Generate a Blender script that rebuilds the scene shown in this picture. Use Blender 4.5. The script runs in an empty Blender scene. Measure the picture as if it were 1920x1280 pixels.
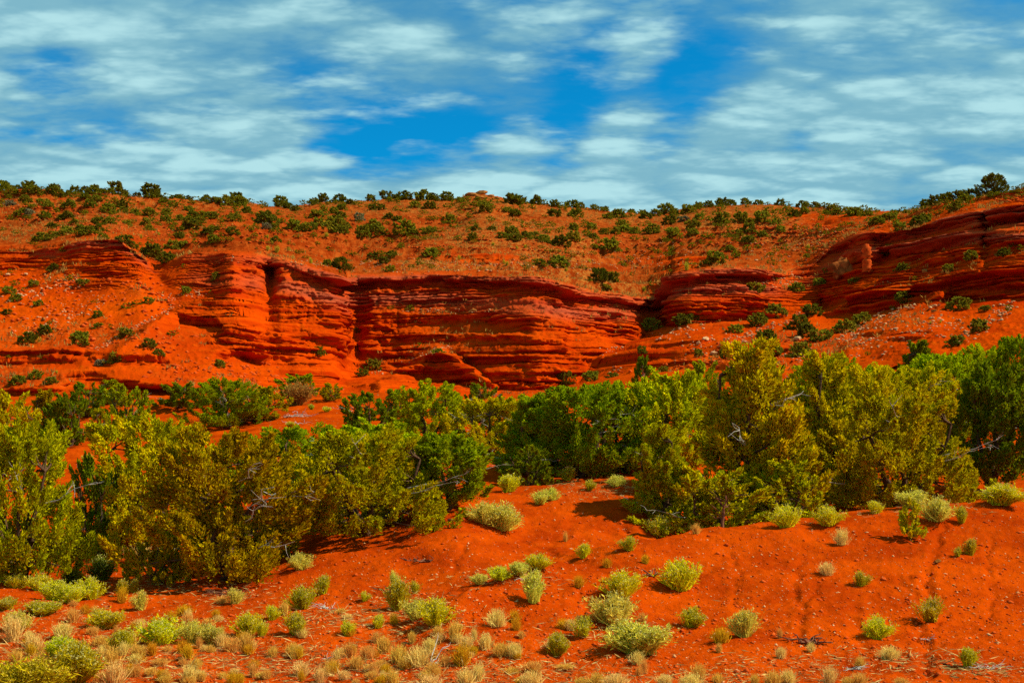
import bpy, math, random
import numpy as np

# ------------------------------------------------------------------ camera, sky, sun, exposure
F, U0, V0, CAMZ = 2250.0, 960.0, 880.0, 4.0      # focal length and principal point in photo pixels, eye height (m)
scene = bpy.context.scene
col = scene.collection
cam_d = bpy.data.cameras.new("camera")
cam_d.sensor_width = 36.0
cam_d.lens = F / 1920 * 36.0
cam_d.shift_y = (V0 - 640.0) / 1920.0
cam_d.clip_start = 0.1
cam_d.clip_end = 20000
cam = bpy.data.objects.new("camera", cam_d)
cam.location = (0, 0, CAMZ)
cam.rotation_euler = (math.radians(90), 0, 0)
col.objects.link(cam)
scene.camera = cam

SUN_EL, SUN_AZ = math.radians(47), math.radians(97)     # azimuth from +Y (view axis) towards +X
sx, sy, sz = math.cos(SUN_EL) * math.sin(SUN_AZ), math.cos(SUN_EL) * math.cos(SUN_AZ), math.sin(SUN_EL)

scene.view_settings.view_transform = 'Standard'
scene.view_settings.look = 'None'
scene.view_settings.gamma = 1.0
scene.view_settings.use_curve_mapping = False
scene.view_settings.exposure = 0.45
scene.cycles.max_bounces = 6
scene.cycles.diffuse_bounces = 3
scene.cycles.transparent_max_bounces = 4
scene.cycles.use_denoising = False

def nd(nt, t, **kw):
    n = nt.nodes.new(t)
    for k, v in kw.items():
        setattr(n, k, v)
    return n

def mth(nt, op, a, b=None, c=None, clamp=False):
    n = nt.nodes.new('ShaderNodeMath'); n.operation = op; n.use_clamp = clamp
    for i, v in enumerate((a, b, c)):
        if v is None: continue
        if isinstance(v, (int, float)): n.inputs[i].default_value = v
        else: nt.links.new(v, n.inputs[i])
    return n.outputs[0]

def mixc(nt, fac, a, b, blend='MIX'):
    n = nt.nodes.new('ShaderNodeMix'); n.data_type = 'RGBA'; n.blend_type = blend
    for i, v in ((0, fac), (6, a), (7, b)):
        if isinstance(v, (int, float)): n.inputs[i].default_value = v
        elif isinstance(v, (tuple, list)): n.inputs[i].default_value = tuple(v) + ((1,) if len(v) == 3 else ())
        else: nt.links.new(v, n.inputs[i])
    return n.outputs[2]

def sstep(nt, x, lo, hi):
    n = nt.nodes.new('ShaderNodeMapRange'); n.interpolation_type = 'SMOOTHSTEP'
    nt.links.new(x, n.inputs[0])
    n.inputs[1].default_value = lo; n.inputs[2].default_value = hi
    n.inputs[3].default_value = 0; n.inputs[4].default_value = 1
    return n.outputs[0]

def noise(nt, vec, scale, detail=4, rough=0.5, dist=0.0):
    n = nt.nodes.new('ShaderNodeTexNoise'); n.noise_dimensions = '3D'
    n.inputs['Scale'].default_value = scale; n.inputs['Detail'].default_value = detail
    n.inputs['Roughness'].default_value = rough; n.inputs['Distortion'].default_value = dist
    if vec is not None: nt.links.new(vec, n.inputs['Vector'])
    return n.outputs['Fac']

world = bpy.data.worlds.new("World")
scene.world = world
world.use_nodes = True
wn = world.node_tree
wn.nodes.clear()
w_out = nd(wn, 'ShaderNodeOutputWorld')
w_bg = nd(wn, 'ShaderNodeBackground')
SKY = 0.1
w_bg.inputs['Strength'].default_value = SKY
sky = nd(wn, 'ShaderNodeTexSky', sky_type='NISHITA', sun_disc=False)
sky.sun_elevation = SUN_EL
sky.sun_rotation = SUN_AZ
sky.altitude = 1800
sky.air_density = 1.0; sky.dust_density = 0.3; sky.ozone_density = 2.5
tc = nd(wn, 'ShaderNodeTexCoord')
sep = nd(wn, 'ShaderNodeSeparateXYZ'); wn.links.new(tc.outputs['Generated'], sep.inputs[0])
zz = mth(wn, 'ADD', mth(wn, 'MAXIMUM', sep.outputs[2], 0.0), 0.15)
px = mth(wn, 'DIVIDE', sep.outputs[0], zz)
py = mth(wn, 'DIVIDE', sep.outputs[1], zz)
comb = nd(wn, 'ShaderNodeCombineXYZ'); wn.links.new(mth(wn, 'MULTIPLY', px, 0.62), comb.inputs[0]); wn.links.new(py, comb.inputs[1])
_po = nd(wn, 'ShaderNodeVectorMath', operation='ADD'); wn.links.new(comb.outputs[0], _po.inputs[0]); _po.inputs[1].default_value = (-3.521, -20.501, 0.0)
P = _po.outputs[0]
# azimuth/elevation gaps in the deck: broad soft blobs of thinner cloud
def blob(u, v, rad):
    d = np.array([(u - U0) / F, 1.0, (V0 - v) / F]); d /= np.linalg.norm(d)
    n = nd(wn, 'ShaderNodeVectorMath', operation='DISTANCE')
    wn.links.new(tc.outputs['Generated'], n.inputs[0]); n.inputs[1].default_value = tuple(d)
    q = mth(wn, 'DIVIDE', n.outputs['Value'], rad)
    return sstep(wn, q, 1.0, 0.0)
def addall(xs):
    r = xs[0]
    for x in xs[1:]: r = mth(wn, 'ADD', r, x)
    return r
gaps = addall([blob(690, 240, 0.08), blob(860, 255, 0.06), blob(1090, 175, 0.06), blob(1320, 110, 0.06), blob(60, 130, 0.04), blob(150, 130, 0.04),
               blob(1040, 295, 0.045), blob(1240, 322, 0.045), blob(1390, 330, 0.04), blob(1870, 60, 0.06), blob(560, 130, 0.05), blob(1500, 280, 0.03), blob(1270, 180, 0.05)])
gaps = mth(wn, 'MINIMUM', gaps, 1.2)
def vadd(vec, off):
    n = nd(wn, 'ShaderNodeVectorMath', operation='ADD'); wn.links.new(vec, n.inputs[0])
    if isinstance(off, tuple): n.inputs[1].default_value = off
    else: wn.links.new(off, n.inputs[1])
    return n.outputs[0]
def puffs(vec, scale):
    nz = nd(wn, 'ShaderNodeTexNoise'); nz.inputs['Scale'].default_value = scale * 1.6; nz.inputs['Detail'].default_value = 3; nz.inputs['Roughness'].default_value = 0.6
    wn.links.new(vec, nz.inputs['Vector'])
    sc = nd(wn, 'ShaderNodeVectorMath', operation='SCALE'); sc.inputs['Scale'].default_value = 0.9 / scale; wn.links.new(nz.outputs['Color'], sc.inputs[0])
    vo = nd(wn, 'ShaderNodeTexVoronoi', feature='F1'); vo.inputs['Scale'].default_value = scale
    wn.links.new(vadd(vec, sc.outputs[0]), vo.inputs['Vector'])
    return mth(wn, 'SUBTRACT', 0.62, vo.outputs['Distance'])
c0 = lambda x, k: mth(wn, 'MULTIPLY', mth(wn, 'SUBTRACT', x, 0.5), k)
n_sheet = noise(wn, P, 1.5, 5, 0.55, 0.5)
n_big = noise(wn, P, 3.2, 4, 0.5, 0.2)
n_fine = noise(wn, P, 24.0, 5, 0.62, 0.2)
def deck(vec):
    return addall([mth(wn, 'MULTIPLY', puffs(vec, 8.0), 0.46), mth(wn, 'MULTIPLY', puffs(vadd(vec, (3.3, 1.7, 0.0)), 17.0), 0.20)])
pf = deck(P)
pf_up = mth(wn, 'MULTIPLY', puffs(vadd(P, (0.0, -0.03, 0.0)), 8.0), 0.46)
pf_lo = mth(wn, 'MULTIPLY', puffs(P, 8.0), 0.46)
# thin grey-blue sheet
sheet = sstep(wn, mth(wn, 'SUBTRACT', mth(wn, 'ADD', n_sheet, mth(wn, 'ADD', c0(n_big, 0.45), c0(n_fine, 0.22))), mth(wn, 'MULTIPLY', gaps, 0.16)), 0.20, 0.50)
elev = sep.outputs[2]
low = sstep(wn, elev, 0.37, 0.22)
base_ = addall([c0(n_big, 1.25), c0(n_sheet, 0.6), c0(n_fine, 0.24), mth(wn, 'MULTIPLY', mth(wn, 'SUBTRACT', low, 0.40), 0.26), mth(wn, 'MULTIPLY', gaps, -0.20)])
pv = mth(wn, 'ADD', pf, base_)
puff = sstep(wn, pv, -0.19, 0.15)
core = sstep(wn, addall([mth(wn, 'MULTIPLY', base_, 0.5), pf, mth(wn, 'MULTIPLY', mth(wn, 'SUBTRACT', pf_lo, pf_up), 0.9), c0(n_fine, 0.15)]), -0.02, 0.40)
skyc = mixc(wn, 1.0, sky.outputs[0], (0.015, 0.83, 1.11), 'MULTIPLY')
cs = 0.74 / SKY
c1 = mixc(wn, mth(wn, 'MULTIPLY', sheet, 0.72), skyc, (0.135 * cs, 0.37 * cs, 0.50 * cs))
c2 = mixc(wn, mth(wn, 'MULTIPLY', puff, 0.93), c1, mixc(wn, core, (0.22 * cs, 0.48 * cs, 0.585 * cs), (0.47 * cs, 0.78 * cs, 0.82 * cs)))
wn.links.new(c2, w_bg.inputs['Color'])
wn.links.new(w_bg.outputs[0], w_out.inputs['Surface'])

sun_d = bpy.data.lights.new("sun", 'SUN')
sun_d.energy = 4.9
sun_d.angle = math.radians(0.6)
sun_d.color = (1.0, 0.93, 0.82)
sun = bpy.data.objects.new("sun", sun_d)
sun.rotation_euler = (math.pi / 2 - SUN_EL, 0, math.pi - SUN_AZ)
from mathutils import Vector
sun.rotation_euler = Vector((sx, sy, sz)).to_track_quat('Z', 'Y').to_euler()
sun.location = (60, 0, 80)
col.objects.link(sun)

# ------------------------------------------------------------------ helpers
def pchip(xk, yk, x):
    xk = np.asarray(xk, float); yk = np.asarray(yk, float); x = np.asarray(x, float)
    h = np.diff(xk); d = np.diff(yk) / h
    m = np.zeros_like(yk)
    if len(xk) > 2:
        w1 = 2 * h[1:] + h[:-1]; w2 = h[1:] + 2 * h[:-1]
        ok = d[:-1] * d[1:] > 0
        with np.errstate(divide='ignore', invalid='ignore'):
            mm = (w1 + w2) / (w1 / d[:-1] + w2 / d[1:])
        m[1:-1] = np.where(ok, mm, 0)
    m[0] = d[0]; m[-1] = d[-1]
    i = np.clip(np.searchsorted(xk, x) - 1, 0, len(h) - 1)
    t = np.clip((x - xk[i]) / h[i], 0, 1)
    t2, t3 = t * t, t * t * t
    return ((2 * t3 - 3 * t2 + 1) * yk[i] + (t3 - 2 * t2 + t) * h[i] * m[i] + (-2 * t3 + 3 * t2) * yk[i + 1] + (t3 - t2) * h[i] * m[i + 1])

def smooth(a, lo, hi):
    t = np.clip((a - lo) / (hi - lo), 0, 1)
    return t * t * (3 - 2 * t)

def _hash(ix, iy, iz, seed):
    h = (ix.astype(np.int64) * 374761393 + iy.astype(np.int64) * 668265263 + iz.astype(np.int64) * 2147483647 + seed * 1274126177) & 0xffffffff
    h = ((h ^ (h >> 13)) * 1274126177) & 0xffffffff
    h = ((h ^ (h >> 16)) * 2246822519) & 0xffffffff
    return ((h ^ (h >> 15)) & 0xffffff) / float(0xffffff)

def vnoise(x, y, z=None, seed=0):
    x = np.asarray(x, float); y = np.asarray(y, float)
    if z is None: z = np.zeros_like(x)
    z = np.broadcast_to(np.asarray(z, float), x.shape)
    ix, iy, iz = np.floor(x), np.floor(y), np.floor(z)
    fx, fy, fz = x - ix, y - iy, z - iz
    fx, fy, fz = (f * f * f * (f * (f * 6 - 15) + 10) for f in (fx, fy, fz))
    r = 0
    for dx in (0, 1):
        for dy in (0, 1):
            a = _hash(ix + dx, iy + dy, iz, seed); b = _hash(ix + dx, iy + dy, iz + 1, seed)
            w = (fx if dx else 1 - fx) * (fy if dy else 1 - fy)
            r = r + w * (a + (b - a) * fz)
    return r * 2 - 1

def fbm(x, y, z=None, seed=0, octs=4, gain=0.5):
    r, a, s = 0, 1.0, 0.0
    for o in range(octs):
        k = 2.03 ** o
        r = r + a * vnoise(np.asarray(x) * k, np.asarray(y) * k, None if z is None else np.asarray(z) * k, seed + o * 17)
        s += a; a *= gain
    return r / s

def mesh_from(name, verts, faces, mat=None, attr=None, smooth_shade=False):
    """faces: (n,3) or (n,4) int array"""
    me = bpy.data.meshes.new(name)
    verts = np.asarray(verts, np.float32); faces = np.asarray(faces, np.int32)
    n, k = faces.shape
    me.vertices.add(len(verts)); me.vertices.foreach_set('co', verts.ravel())
    me.loops.add(n * k); me.loops.foreach_set('vertex_index', faces.ravel())
    me.polygons.add(n)
    me.polygons.foreach_set('loop_start', np.arange(0, n * k, k, dtype=np.int32))
    try: me.polygons.foreach_set('loop_total', np.full(n, k, np.int32))
    except Exception: pass
    if smooth_shade: me.polygons.foreach_set('use_smooth', np.ones(n, bool))
    me.update(calc_edges=True)
    if attr is not None:
        a = np.asarray(attr, np.float32)
        if a.ndim == 1: a = np.stack([a, a, a, np.ones_like(a)], 1)
        if a.shape[1] == 3: a = np.concatenate([a, np.ones((len(a), 1), np.float32)], 1)
        ca = me.color_attributes.new('mask', 'FLOAT_COLOR', 'POINT')
        ca.data.foreach_set('color', a.ravel())
    if mat: me.materials.append(mat)
    return me

def link(name, data, parent=None, label=None, cat=None, group=None, kind=None, loc=None, rz=0.0, scale=None, color=None):
    o = bpy.data.objects.new(name, data)
    col.objects.link(o)
    if parent is not None: o.parent = parent
    if label: o['label'] = label
    if cat: o['category'] = cat
    if group: o['group'] = group
    if kind: o['kind'] = kind
    if loc is not None: o.location = loc
    o.rotation_euler = (0, 0, rz)
    if scale is not None: o.scale = scale if isinstance(scale, (tuple, list)) else (scale,) * 3
    if color is not None: o.color = tuple(color) + (1.0,)
    return o

def mat_new(name):
    m = bpy.data.materials.new(name); m.use_nodes = True
    nt = m.node_tree; nt.nodes.clear()
    out = nd(nt, 'ShaderNodeOutputMaterial')
    bs = nd(nt, 'ShaderNodeBsdfPrincipled')
    bs.inputs['Roughness'].default_value = 0.95
    bs.inputs['Specular IOR Level'].default_value = 0.0
    nt.links.new(bs.outputs[0], out.inputs['Surface'])
    return m, nt, bs, out

def bump(nt, bs, h, strength, dist):
    b = nd(nt, 'ShaderNodeBump'); b.inputs['Strength'].default_value = strength; b.inputs['Distance'].default_value = dist
    nt.links.new(h, b.inputs['Height']); nt.links.new(b.outputs[0], bs.inputs['Normal'])

# ------------------------------------------------------------------ materials
def soil_material():
    m, nt, bs, out = mat_new('red_soil')
    g = nd(nt, 'ShaderNodeNewGeometry').outputs['Position']
    at = nd(nt, 'ShaderNodeAttribute', attribute_name='mask')
    s = nd(nt, 'ShaderNodeSeparateColor'); nt.links.new(at.outputs['Color'], s.inputs[0])
    n1 = noise(nt, g, 0.55, 7, 0.68); n2 = noise(nt, g, 5.0, 5, 0.65); n3 = noise(nt, g, 28.0, 3, 0.6)
    c = mixc(nt, sstep(nt, n1, 0.32, 0.68), (0.36, 0.029, 0.0006), (0.58, 0.064, 0.0008))
    c = mixc(nt, mth(nt, 'MULTIPLY', sstep(nt, n2, 0.50, 0.78), 0.45), c, (0.66, 0.090, 0.001))
    c = mixc(nt, mth(nt, 'MULTIPLY', sstep(nt, n3, 0.55, 0.74), 0.55), c, (0.30, 0.018, 0.0006))
    # straw litter where the ground cover lies
    n4 = noise(nt, g, 11.0, 4, 0.7)
    lit = mth(nt, 'MULTIPLY', s.outputs[0], sstep(nt, n4, 0.54, 0.70))
    c = mixc(nt, mth(nt, 'MULTIPLY', lit, 0.75), c, (0.50, 0.24, 0.055))
    c = mixc(nt, 1.0, c, (0.84, 0.84, 0.84), 'MULTIPLY')
    nt.links.new(c, bs.inputs['Base Color'])
    h = mth(nt, 'ADD', mth(nt, 'MULTIPLY', n3, 0.5), n2)
    bump(nt, bs, h, 0.75, 0.07)
    return m

def hill_material():
    m, nt, bs, out = mat_new('red_rock')
    g = nd(nt, 'ShaderNodeNewGeometry').outputs['Position']
    at = nd(nt, 'ShaderNodeAttribute', attribute_name='mask')
    s = nd(nt, 'ShaderNodeSeparateColor'); nt.links.new(at.outputs['Color'], s.inputs[0])
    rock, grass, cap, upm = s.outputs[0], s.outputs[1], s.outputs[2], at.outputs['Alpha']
    n1 = noise(nt, g, 0.09, 5, 0.6); n2 = noise(nt, g, 1.1, 5, 0.65); n3 = noise(nt, g, 4.5, 4, 0.65)
    mp = nd(nt, 'ShaderNodeMapping'); mp.inputs['Scale'].default_value = (0.12, 0.12, 2.6); nt.links.new(g, mp.inputs[0])
    lay = noise(nt, mp.outputs[0], 1.0, 4, 0.6, 0.3)
    soil = mixc(nt, sstep(nt, n1, 0.3, 0.7), (0.44, 0.032, 0.0008), (0.64, 0.070, 0.001))
    soil = mixc(nt, mth(nt, 'MULTIPLY', sstep(nt, n2, 0.52, 0.75), 0.5), soil, (0.70, 0.115, 0.002))
    soil = mixc(nt, mth(nt, 'MULTIPLY', sstep(nt, n3, 0.58, 0.74), 0.5), soil, (0.24, 0.018, 0.001))
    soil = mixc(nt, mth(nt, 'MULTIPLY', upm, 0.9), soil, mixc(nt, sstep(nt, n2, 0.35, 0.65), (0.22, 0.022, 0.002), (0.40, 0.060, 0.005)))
    rk = mixc(nt, sstep(nt, lay, 0.35, 0.65), (0.42, 0.022, 0.0006), (0.66, 0.064, 0.001))
    rk = mixc(nt, mth(nt, 'MULTIPLY', sstep(nt, n2, 0.5, 0.75), 0.4), rk, (0.76, 0.105, 0.002))
    c = mixc(nt, rock, soil, rk)
    gfac = mth(nt, 'MULTIPLY', grass, sstep(nt, mth(nt, 'ADD', mth(nt, 'MULTIPLY', n3, 0.6), mth(nt, 'MULTIPLY', n2, 0.4)), 0.46, 0.60))
    c = mixc(nt, mth(nt, 'MULTIPLY', gfac, 0.7), c, (0.44, 0.19, 0.030))
    c = mixc(nt, mth(nt, 'MULTIPLY', cap, 0.75), c, (0.40, 0.105, 0.045))
    c = mixc(nt, 1.0, c, (0.80, 0.80, 0.80), 'MULTIPLY')
    nt.links.new(c, bs.inputs['Base Color'])
    bump(nt, bs, mth(nt, 'ADD', n3, mth(nt, 'MULTIPLY', n2, 1.5)), 0.5, 0.25)
    return m

def leaf_material(name, tip=(1.5, 1.05, 0.7), trans=0.35):
    m, nt, bs, out = mat_new(name)
    oi = nd(nt, 'ShaderNodeObjectInfo')
    at = nd(nt, 'ShaderNodeAttribute', attribute_name='mask')
    s = nd(nt, 'ShaderNodeSeparateColor'); nt.links.new(at.outputs['Color'], s.inputs[0])
    tipc = mixc(nt, 1.0, oi.outputs['Color'], tip, 'MULTIPLY')
    c = mixc(nt, s.outputs[0], oi.outputs['Color'], tipc)
    v = mth(nt, 'ADD', mth(nt, 'MULTIPLY', s.outputs[1], 0.7), 0.65)
    hs = nd(nt, 'ShaderNodeHueSaturation'); nt.links.new(c, hs.inputs['Color'])
    hs.inputs['Saturation'].default_value = 1.0
    nt.links.new(v, hs.inputs['Value'])
    nt.links.new(mth(nt, 'ADD', mth(nt, 'MULTIPLY', oi.outputs['Random'], 0.03), 0.485), hs.inputs['Hue'])
    nt.links.new(hs.outputs[0], bs.inputs['Base Color'])
    bs.inputs['Roughness'].default_value = 0.8
    tr = nd(nt, 'ShaderNodeBsdfTranslucent'); nt.links.new(hs.outputs[0], tr.inputs[0])
    mx = nd(nt, 'ShaderNodeMixShader'); mx.inputs[0].default_value = trans
    nt.links.new(bs.outputs[0], mx.inputs[1]); nt.links.new(tr.outputs[0], mx.inputs[2])
    nt.links.new(mx.outputs[0], out.inputs['Surface'])
    return m

def plain_material(name, a, b, scale, bumpd=0.02):
    m, nt, bs, out = mat_new(name)
    g = nd(nt, 'ShaderNodeNewGeometry').outputs['Position']
    n = noise(nt, g, scale, 5, 0.65)
    nt.links.new(mixc(nt, sstep(nt, n, 0.35, 0.65), a, b), bs.inputs['Base Color'])
    bump(nt, bs, n, 0.5, bumpd)
    return m

M_SOIL = soil_material()
M_HILL = hill_material()
M_LEAF = leaf_material('juniper_foliage', (1.35, 1.10, 0.6))
M_BRUSH = leaf_material('rabbitbrush_stem', (1.3, 1.2, 1.0), 0.35)
M_FLOWER = leaf_material('seed_head', (1.1, 1.05, 1.0), 0.2)
M_STRAW = leaf_material('dry_grass_blade', (1.25, 1.15, 1.1), 0.25)
M_BARK = plain_material('juniper_bark', (0.045, 0.022, 0.010), (0.13, 0.07, 0.035), 14.0)
M_DEAD = plain_material('weathered_wood', (0.30, 0.26, 0.19), (0.55, 0.50, 0.40), 20.0)
M_DARKWOOD = plain_material('dark_dead_wood', (0.10, 0.030, 0.014), (0.24, 0.10, 0.05), 20.0)
M_PALE = plain_material('pale_stone', (0.40, 0.16, 0.05), (0.60, 0.36, 0.16), 2.5, 0.05)
M_RED = plain_material('red_stone', (0.36, 0.04, 0.006), (0.60, 0.09, 0.012), 2.0, 0.08)
M_TAN = plain_material('tan_stone', (0.20, 0.065, 0.012), (0.38, 0.15, 0.03), 1.2, 0.1)
M_BOULDER = plain_material('brown_rock', (0.17, 0.040, 0.008), (0.36, 0.10, 0.02), 1.6, 0.2)
M_PEB = plain_material('pebble', (0.50, 0.16, 0.035), (0.66, 0.38, 0.16), 3.0, 0.01)
# ------------------------------------------------------------------ terrain: foreground ground sheet
UF = np.concatenate([np.linspace(-1500, -80, 60), np.arange(-77.5, 2000, 2.9), np.linspace(2010, 3400, 60)])
fg_cols = {
 -1500: [(14,1460),(20,1290),(24,1200),(29,1120),(34,1065),(40,1015),(50,935),(62,860),(75,805),(88,760)],
 -200: [(14,1440),(20,1285),(24,1192),(29,1115),(34,1062),(40,1010),(50,930),(62,855),(75,802),(86,747)],
 0:    [(14,1440),(20,1283),(24,1190),(29,1110),(34,1060),(40,1008),(50,925),(62,850),(75,802),(86,745)],
 200:  [(14,1440),(20,1282),(25,1180),(30,1108),(34,1066),(40,1000),(50,915),(62,850),(75,797),(88,741)],
 450:  [(14,1440),(20,1282),(25,1175),(30,1098),(34,1045),(40,985),(50,900),(62,835),(75,786),(90,737)],
 600:  [(14,1440),(20,1282),(25,1168),(29,1085),(33,1022),(38,968),(48,895),(60,832),(75,776),(92,738)],
 740:  [(14,1440),(20,1282),(25,1168),(28,1098),(32,1020),(36,968),(42,925),(50,885),(60,832),(75,780),(94,738)],
 860:  [(14,1440),(20,1282),(23,1195),(25.5,1112),(26.6,1114),(30,1045),(34,970),(37,938),(42,922),(47,905),(58,845),(75,782),(96,742)],
 1000: [(14,1440),(20,1282),(24,1170),(27.5,1060),(29.3,1072),(32,1032),(36,970),(39.5,920),(42,912),(46,916),(50,893),(58,848),(75,787),(98,740)],
 1180: [(14,1440),(20,1282),(24,1178),(27,1090),(30,1017),(32.5,1034),(35,1000),(38,935),(41,896),(44,905),(49,890),(60,840),(75,790),(95,705)],
 1300: [(14,1440),(20,1282),(24,1182),(28,1078),(31.5,999),(35,1018),(38,1000),(42,955),(50,900),(60,840),(75,780),(92,695)],
 1500: [(14,1440),(20,1278),(24,1183),(29,1052),(33,974),(37,992),(42,962),(50,905),(60,835),(75,765),(88,690)],
 1700: [(14,1440),(20,1274),(24,1187),(29,1052),(34,951),(38,968),(44,932),(52,870),(62,800),(75,735),(84,670)],
 1920: [(14,1440),(20,1276),(24,1192),(29,1062),(34.5,942),(39,958),(45,912),(52,850),(62,780),(70,715),(78,640)],
 2200: [(14,1450),(20,1285),(24,1200),(29,1075),(35,955),(40,965),(46,915),(52,850),(62,775),(70,705),(76,630)],
 3400: [(14,1460),(20,1290),(24,1205),(29,1090),(36,980),(41,975),(47,915),(54,850),(62,770),(70,690),(76,610)],
}
yf = [2.0]
while yf[-1] < 112:
    yv = yf[-1]
    yf.append(yv + (0.6 if yv < 16 else 0.05 + 0.0028 * (yv - 16) + max(0, yv - 45) * 0.012))
YF = np.array(yf)
uk = sorted(fg_cols)
ZK = []
for u in uk:
    kn = fg_cols[u]
    ys = [2.0, 8.0] + [k[0] for k in kn]
    zs = [-3.95, -3.85] + [(V0 - v) / F * y for y, v in kn]
    ys += [kn[-1][0] + 10, 130]; zs += [zs[-1] - 1.0, zs[-1] - 2.5]
    ZK.append(pchip(ys, zs, YF))
ZK = np.array(ZK)
ZF = np.zeros((len(YF), len(UF)))
for j in range(len(YF)):
    ZF[j] = pchip(uk, ZK[:, j], UF)
UU, YY = np.meshgrid(UF, YF)
XX = (UU - U0) / F * YY
ZF += 0.10 * fbm(XX * 0.45, YY * 0.45, None, 3, 3) * smooth(YY, 10, 22)
ZF += 0.035 * fbm(XX * 2.2, YY * 2.2, None, 9, 3)
ZF += 0.020 * fbm(XX * 8, YY * 8, None, 31, 2)
# small clods
ZF += 0.06 * fbm(XX * 1.0, YY * 1.0, None, 12, 2) * smooth(YY, 14, 22)
cl = fbm(XX * 5.5, YY * 5.5, None, 77, 2)
ZF += 0.045 * np.clip(cl - 0.25, 0, 1)

def uv_of(z): return V0 - F * z
def fg_row_v(i): return V0 - F * ZF[:, i] / YF
def fg_hit(u, v):
    """nearest point of the ground sheet that projects to photo pixel (u, v)"""
    i = int(np.clip(np.searchsorted(UF, u), 1, len(UF) - 1))
    vv = fg_row_v(i)
    ok = np.where((vv[1:] <= v) & (vv[:-1] > v))[0]
    if len(ok) == 0:
        j = int(np.argmin(np.abs(vv - v))); y = YF[j]
    else:
        j = ok[0]; t = (vv[j] - v) / (vv[j] - vv[j + 1]); y = YF[j] + t * (YF[j + 1] - YF[j])
    return y
def fg_z(u, y):
    i = int(np.clip(np.searchsorted(UF, u), 1, len(UF) - 1)); a = (u - UF[i - 1]) / (UF[i] - UF[i - 1])
    j = int(np.clip(np.searchsorted(YF, y), 1, len(YF) - 1)); b = (y - YF[j - 1]) / (YF[j] - YF[j - 1])
    return ((ZF[j-1, i-1] * (1 - a) + ZF[j-1, i] * a) * (1 - b) + (ZF[j, i-1] * (1 - a) + ZF[j, i] * a) * b)
def fg_pt(u, y): return ((u - U0) / F * y, y, fg_z(u, y) + CAMZ)

# erosion rills cut into the mounds: (pixel path, depth m, half width m)
rills = [([(1768,985),(1756,1015),(1750,1040),(1741,1062),(1735,1085),(1742,1100),(1738,1125),(1728,1160),(1722,1190),(1737,1215),(1733,1245),(1738,1275)], 0.11, 0.09),
         ([(1680,1078),(1700,1100),(1716,1120),(1734,1138)], 0.07, 0.06), ([(1775,1150),(1752,1180),(1736,1212)], 0.06, 0.06),
         ([(1500,1050),(1492,1082),(1488,1110),(1500,1130),(1508,1150),(1498,1180),(1506,1215)], 0.08, 0.08), ([(1540,1090),(1520,1118),(1506,1140)], 0.05, 0.06),
         ([(1600,1140),(1606,1180),(1616,1215),(1636,1250)], 0.07, 0.10),
         ([(1370,1040),(1385,1080),(1376,1120),(1390,1150)], 0.05, 0.07), ([(1860,1000),(1850,1050),(1862,1110),(1850,1170)], 0.05, 0.07),
         ([(1090,1120),(1075,1140),(1082,1160)], 0.14, 0.20), ([(1110,1110),(1105,1130),(1095,1150)], 0.12, 0.13),
         ([(862,1112),(845,1125),(830,1135)], 0.08, 0.12),
         ([(1140,960),(1165,985),(1180,1000),(1195,1012)], 0.12, 0.12), ([(980,1015),(1020,1030),(1050,1042),(1070,1048)], 0.09, 0.13), ([(880,1010),(860,1040),(850,1070)], 0.06, 0.10), ([(1090,940),(1070,975),(1060,1010)], 0.06, 0.10),
         ([(1000,1072),(930,1100),(868,1122),(840,1140)], -0.20, 0.42), ([(1160,1022),(1080,1045),(1000,1068)], -0.10, 0.40),
         ([(755,1048),(785,1044),(808,1052)], 0.08, 0.10)]
for path, dep, hw in rills:
    pts = []
    for (ua, va), (ub, vb) in zip(path[:-1], path[1:]):
        for t in np.linspace(0, 1, 34):
            u = ua + (ub - ua) * t; v = va + (vb - va) * t; y = fg_hit(u, v)
            pts.append(((u - U0) / F * y + 0.05 * math.sin(y * 5) + 0.03 * math.sin(y * 13), y))
    pts = np.array(pts)
    x0, x1, y0, y1 = pts[:, 0].min() - .6, pts[:, 0].max() + .6, pts[:, 1].min() - .6, pts[:, 1].max() + .6
    mk = (XX > x0) & (XX < x1) & (YY > y0) & (YY < y1)
    d = np.full(mk.sum(), 9.0)
    for p in pts: d = np.minimum(d, np.hypot(XX[mk] - p[0], YY[mk] - p[1]))
    dep = dep * (0.30 + 0.6 * np.clip(0.5 + 0.6 * vnoise(XX[mk] * 2.5, YY[mk] * 2.5, None, 15), 0, 1))
    d = d * (1 + 0.35 * vnoise(XX[mk] * 7, YY[mk] * 7, None, 16))
    ZF[mk] -= dep * np.exp(-(d / hw) ** 2) - 0.3 * dep * np.exp(-((d - 2.2 * hw) / hw) ** 2)

VV = V0 - F * ZF / YY
lit = smooth(VV, 1090, 1230) * smooth(UU, 1300, 700) * 0.9 + 0.35 * smooth(VV, 1180, 1270)
lit += 0.8 * np.exp(-((VV - (925 - (UU - 1100) * 0.12)) / 14) ** 2) * smooth(UU, 960, 1080) * smooth(UU, 1230, 1180)
lit += 0.5 * np.exp(-((VV - 800) / 25) ** 2) * smooth(UU, 260, 120) + 0.15
lit = np.clip(lit, 0, 1)
def grid_faces(nr, nc):
    idx = np.arange(nr * nc).reshape(nr, nc)
    return np.stack([idx[:-1, :-1], idx[:-1, 1:], idx[1:, 1:], idx[1:, :-1]], -1).reshape(-1, 4)
me = mesh_from('ground', np.stack([XX, YY, ZF + CAMZ], -1).reshape(-1, 3), grid_faces(len(YF), len(UF)), M_SOIL, np.stack([lit, lit * 0, lit * 0], -1).reshape(-1, 3), True)
link('ground', me, kind='structure', label='rolling red desert soil in front of the cliffs')
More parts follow.
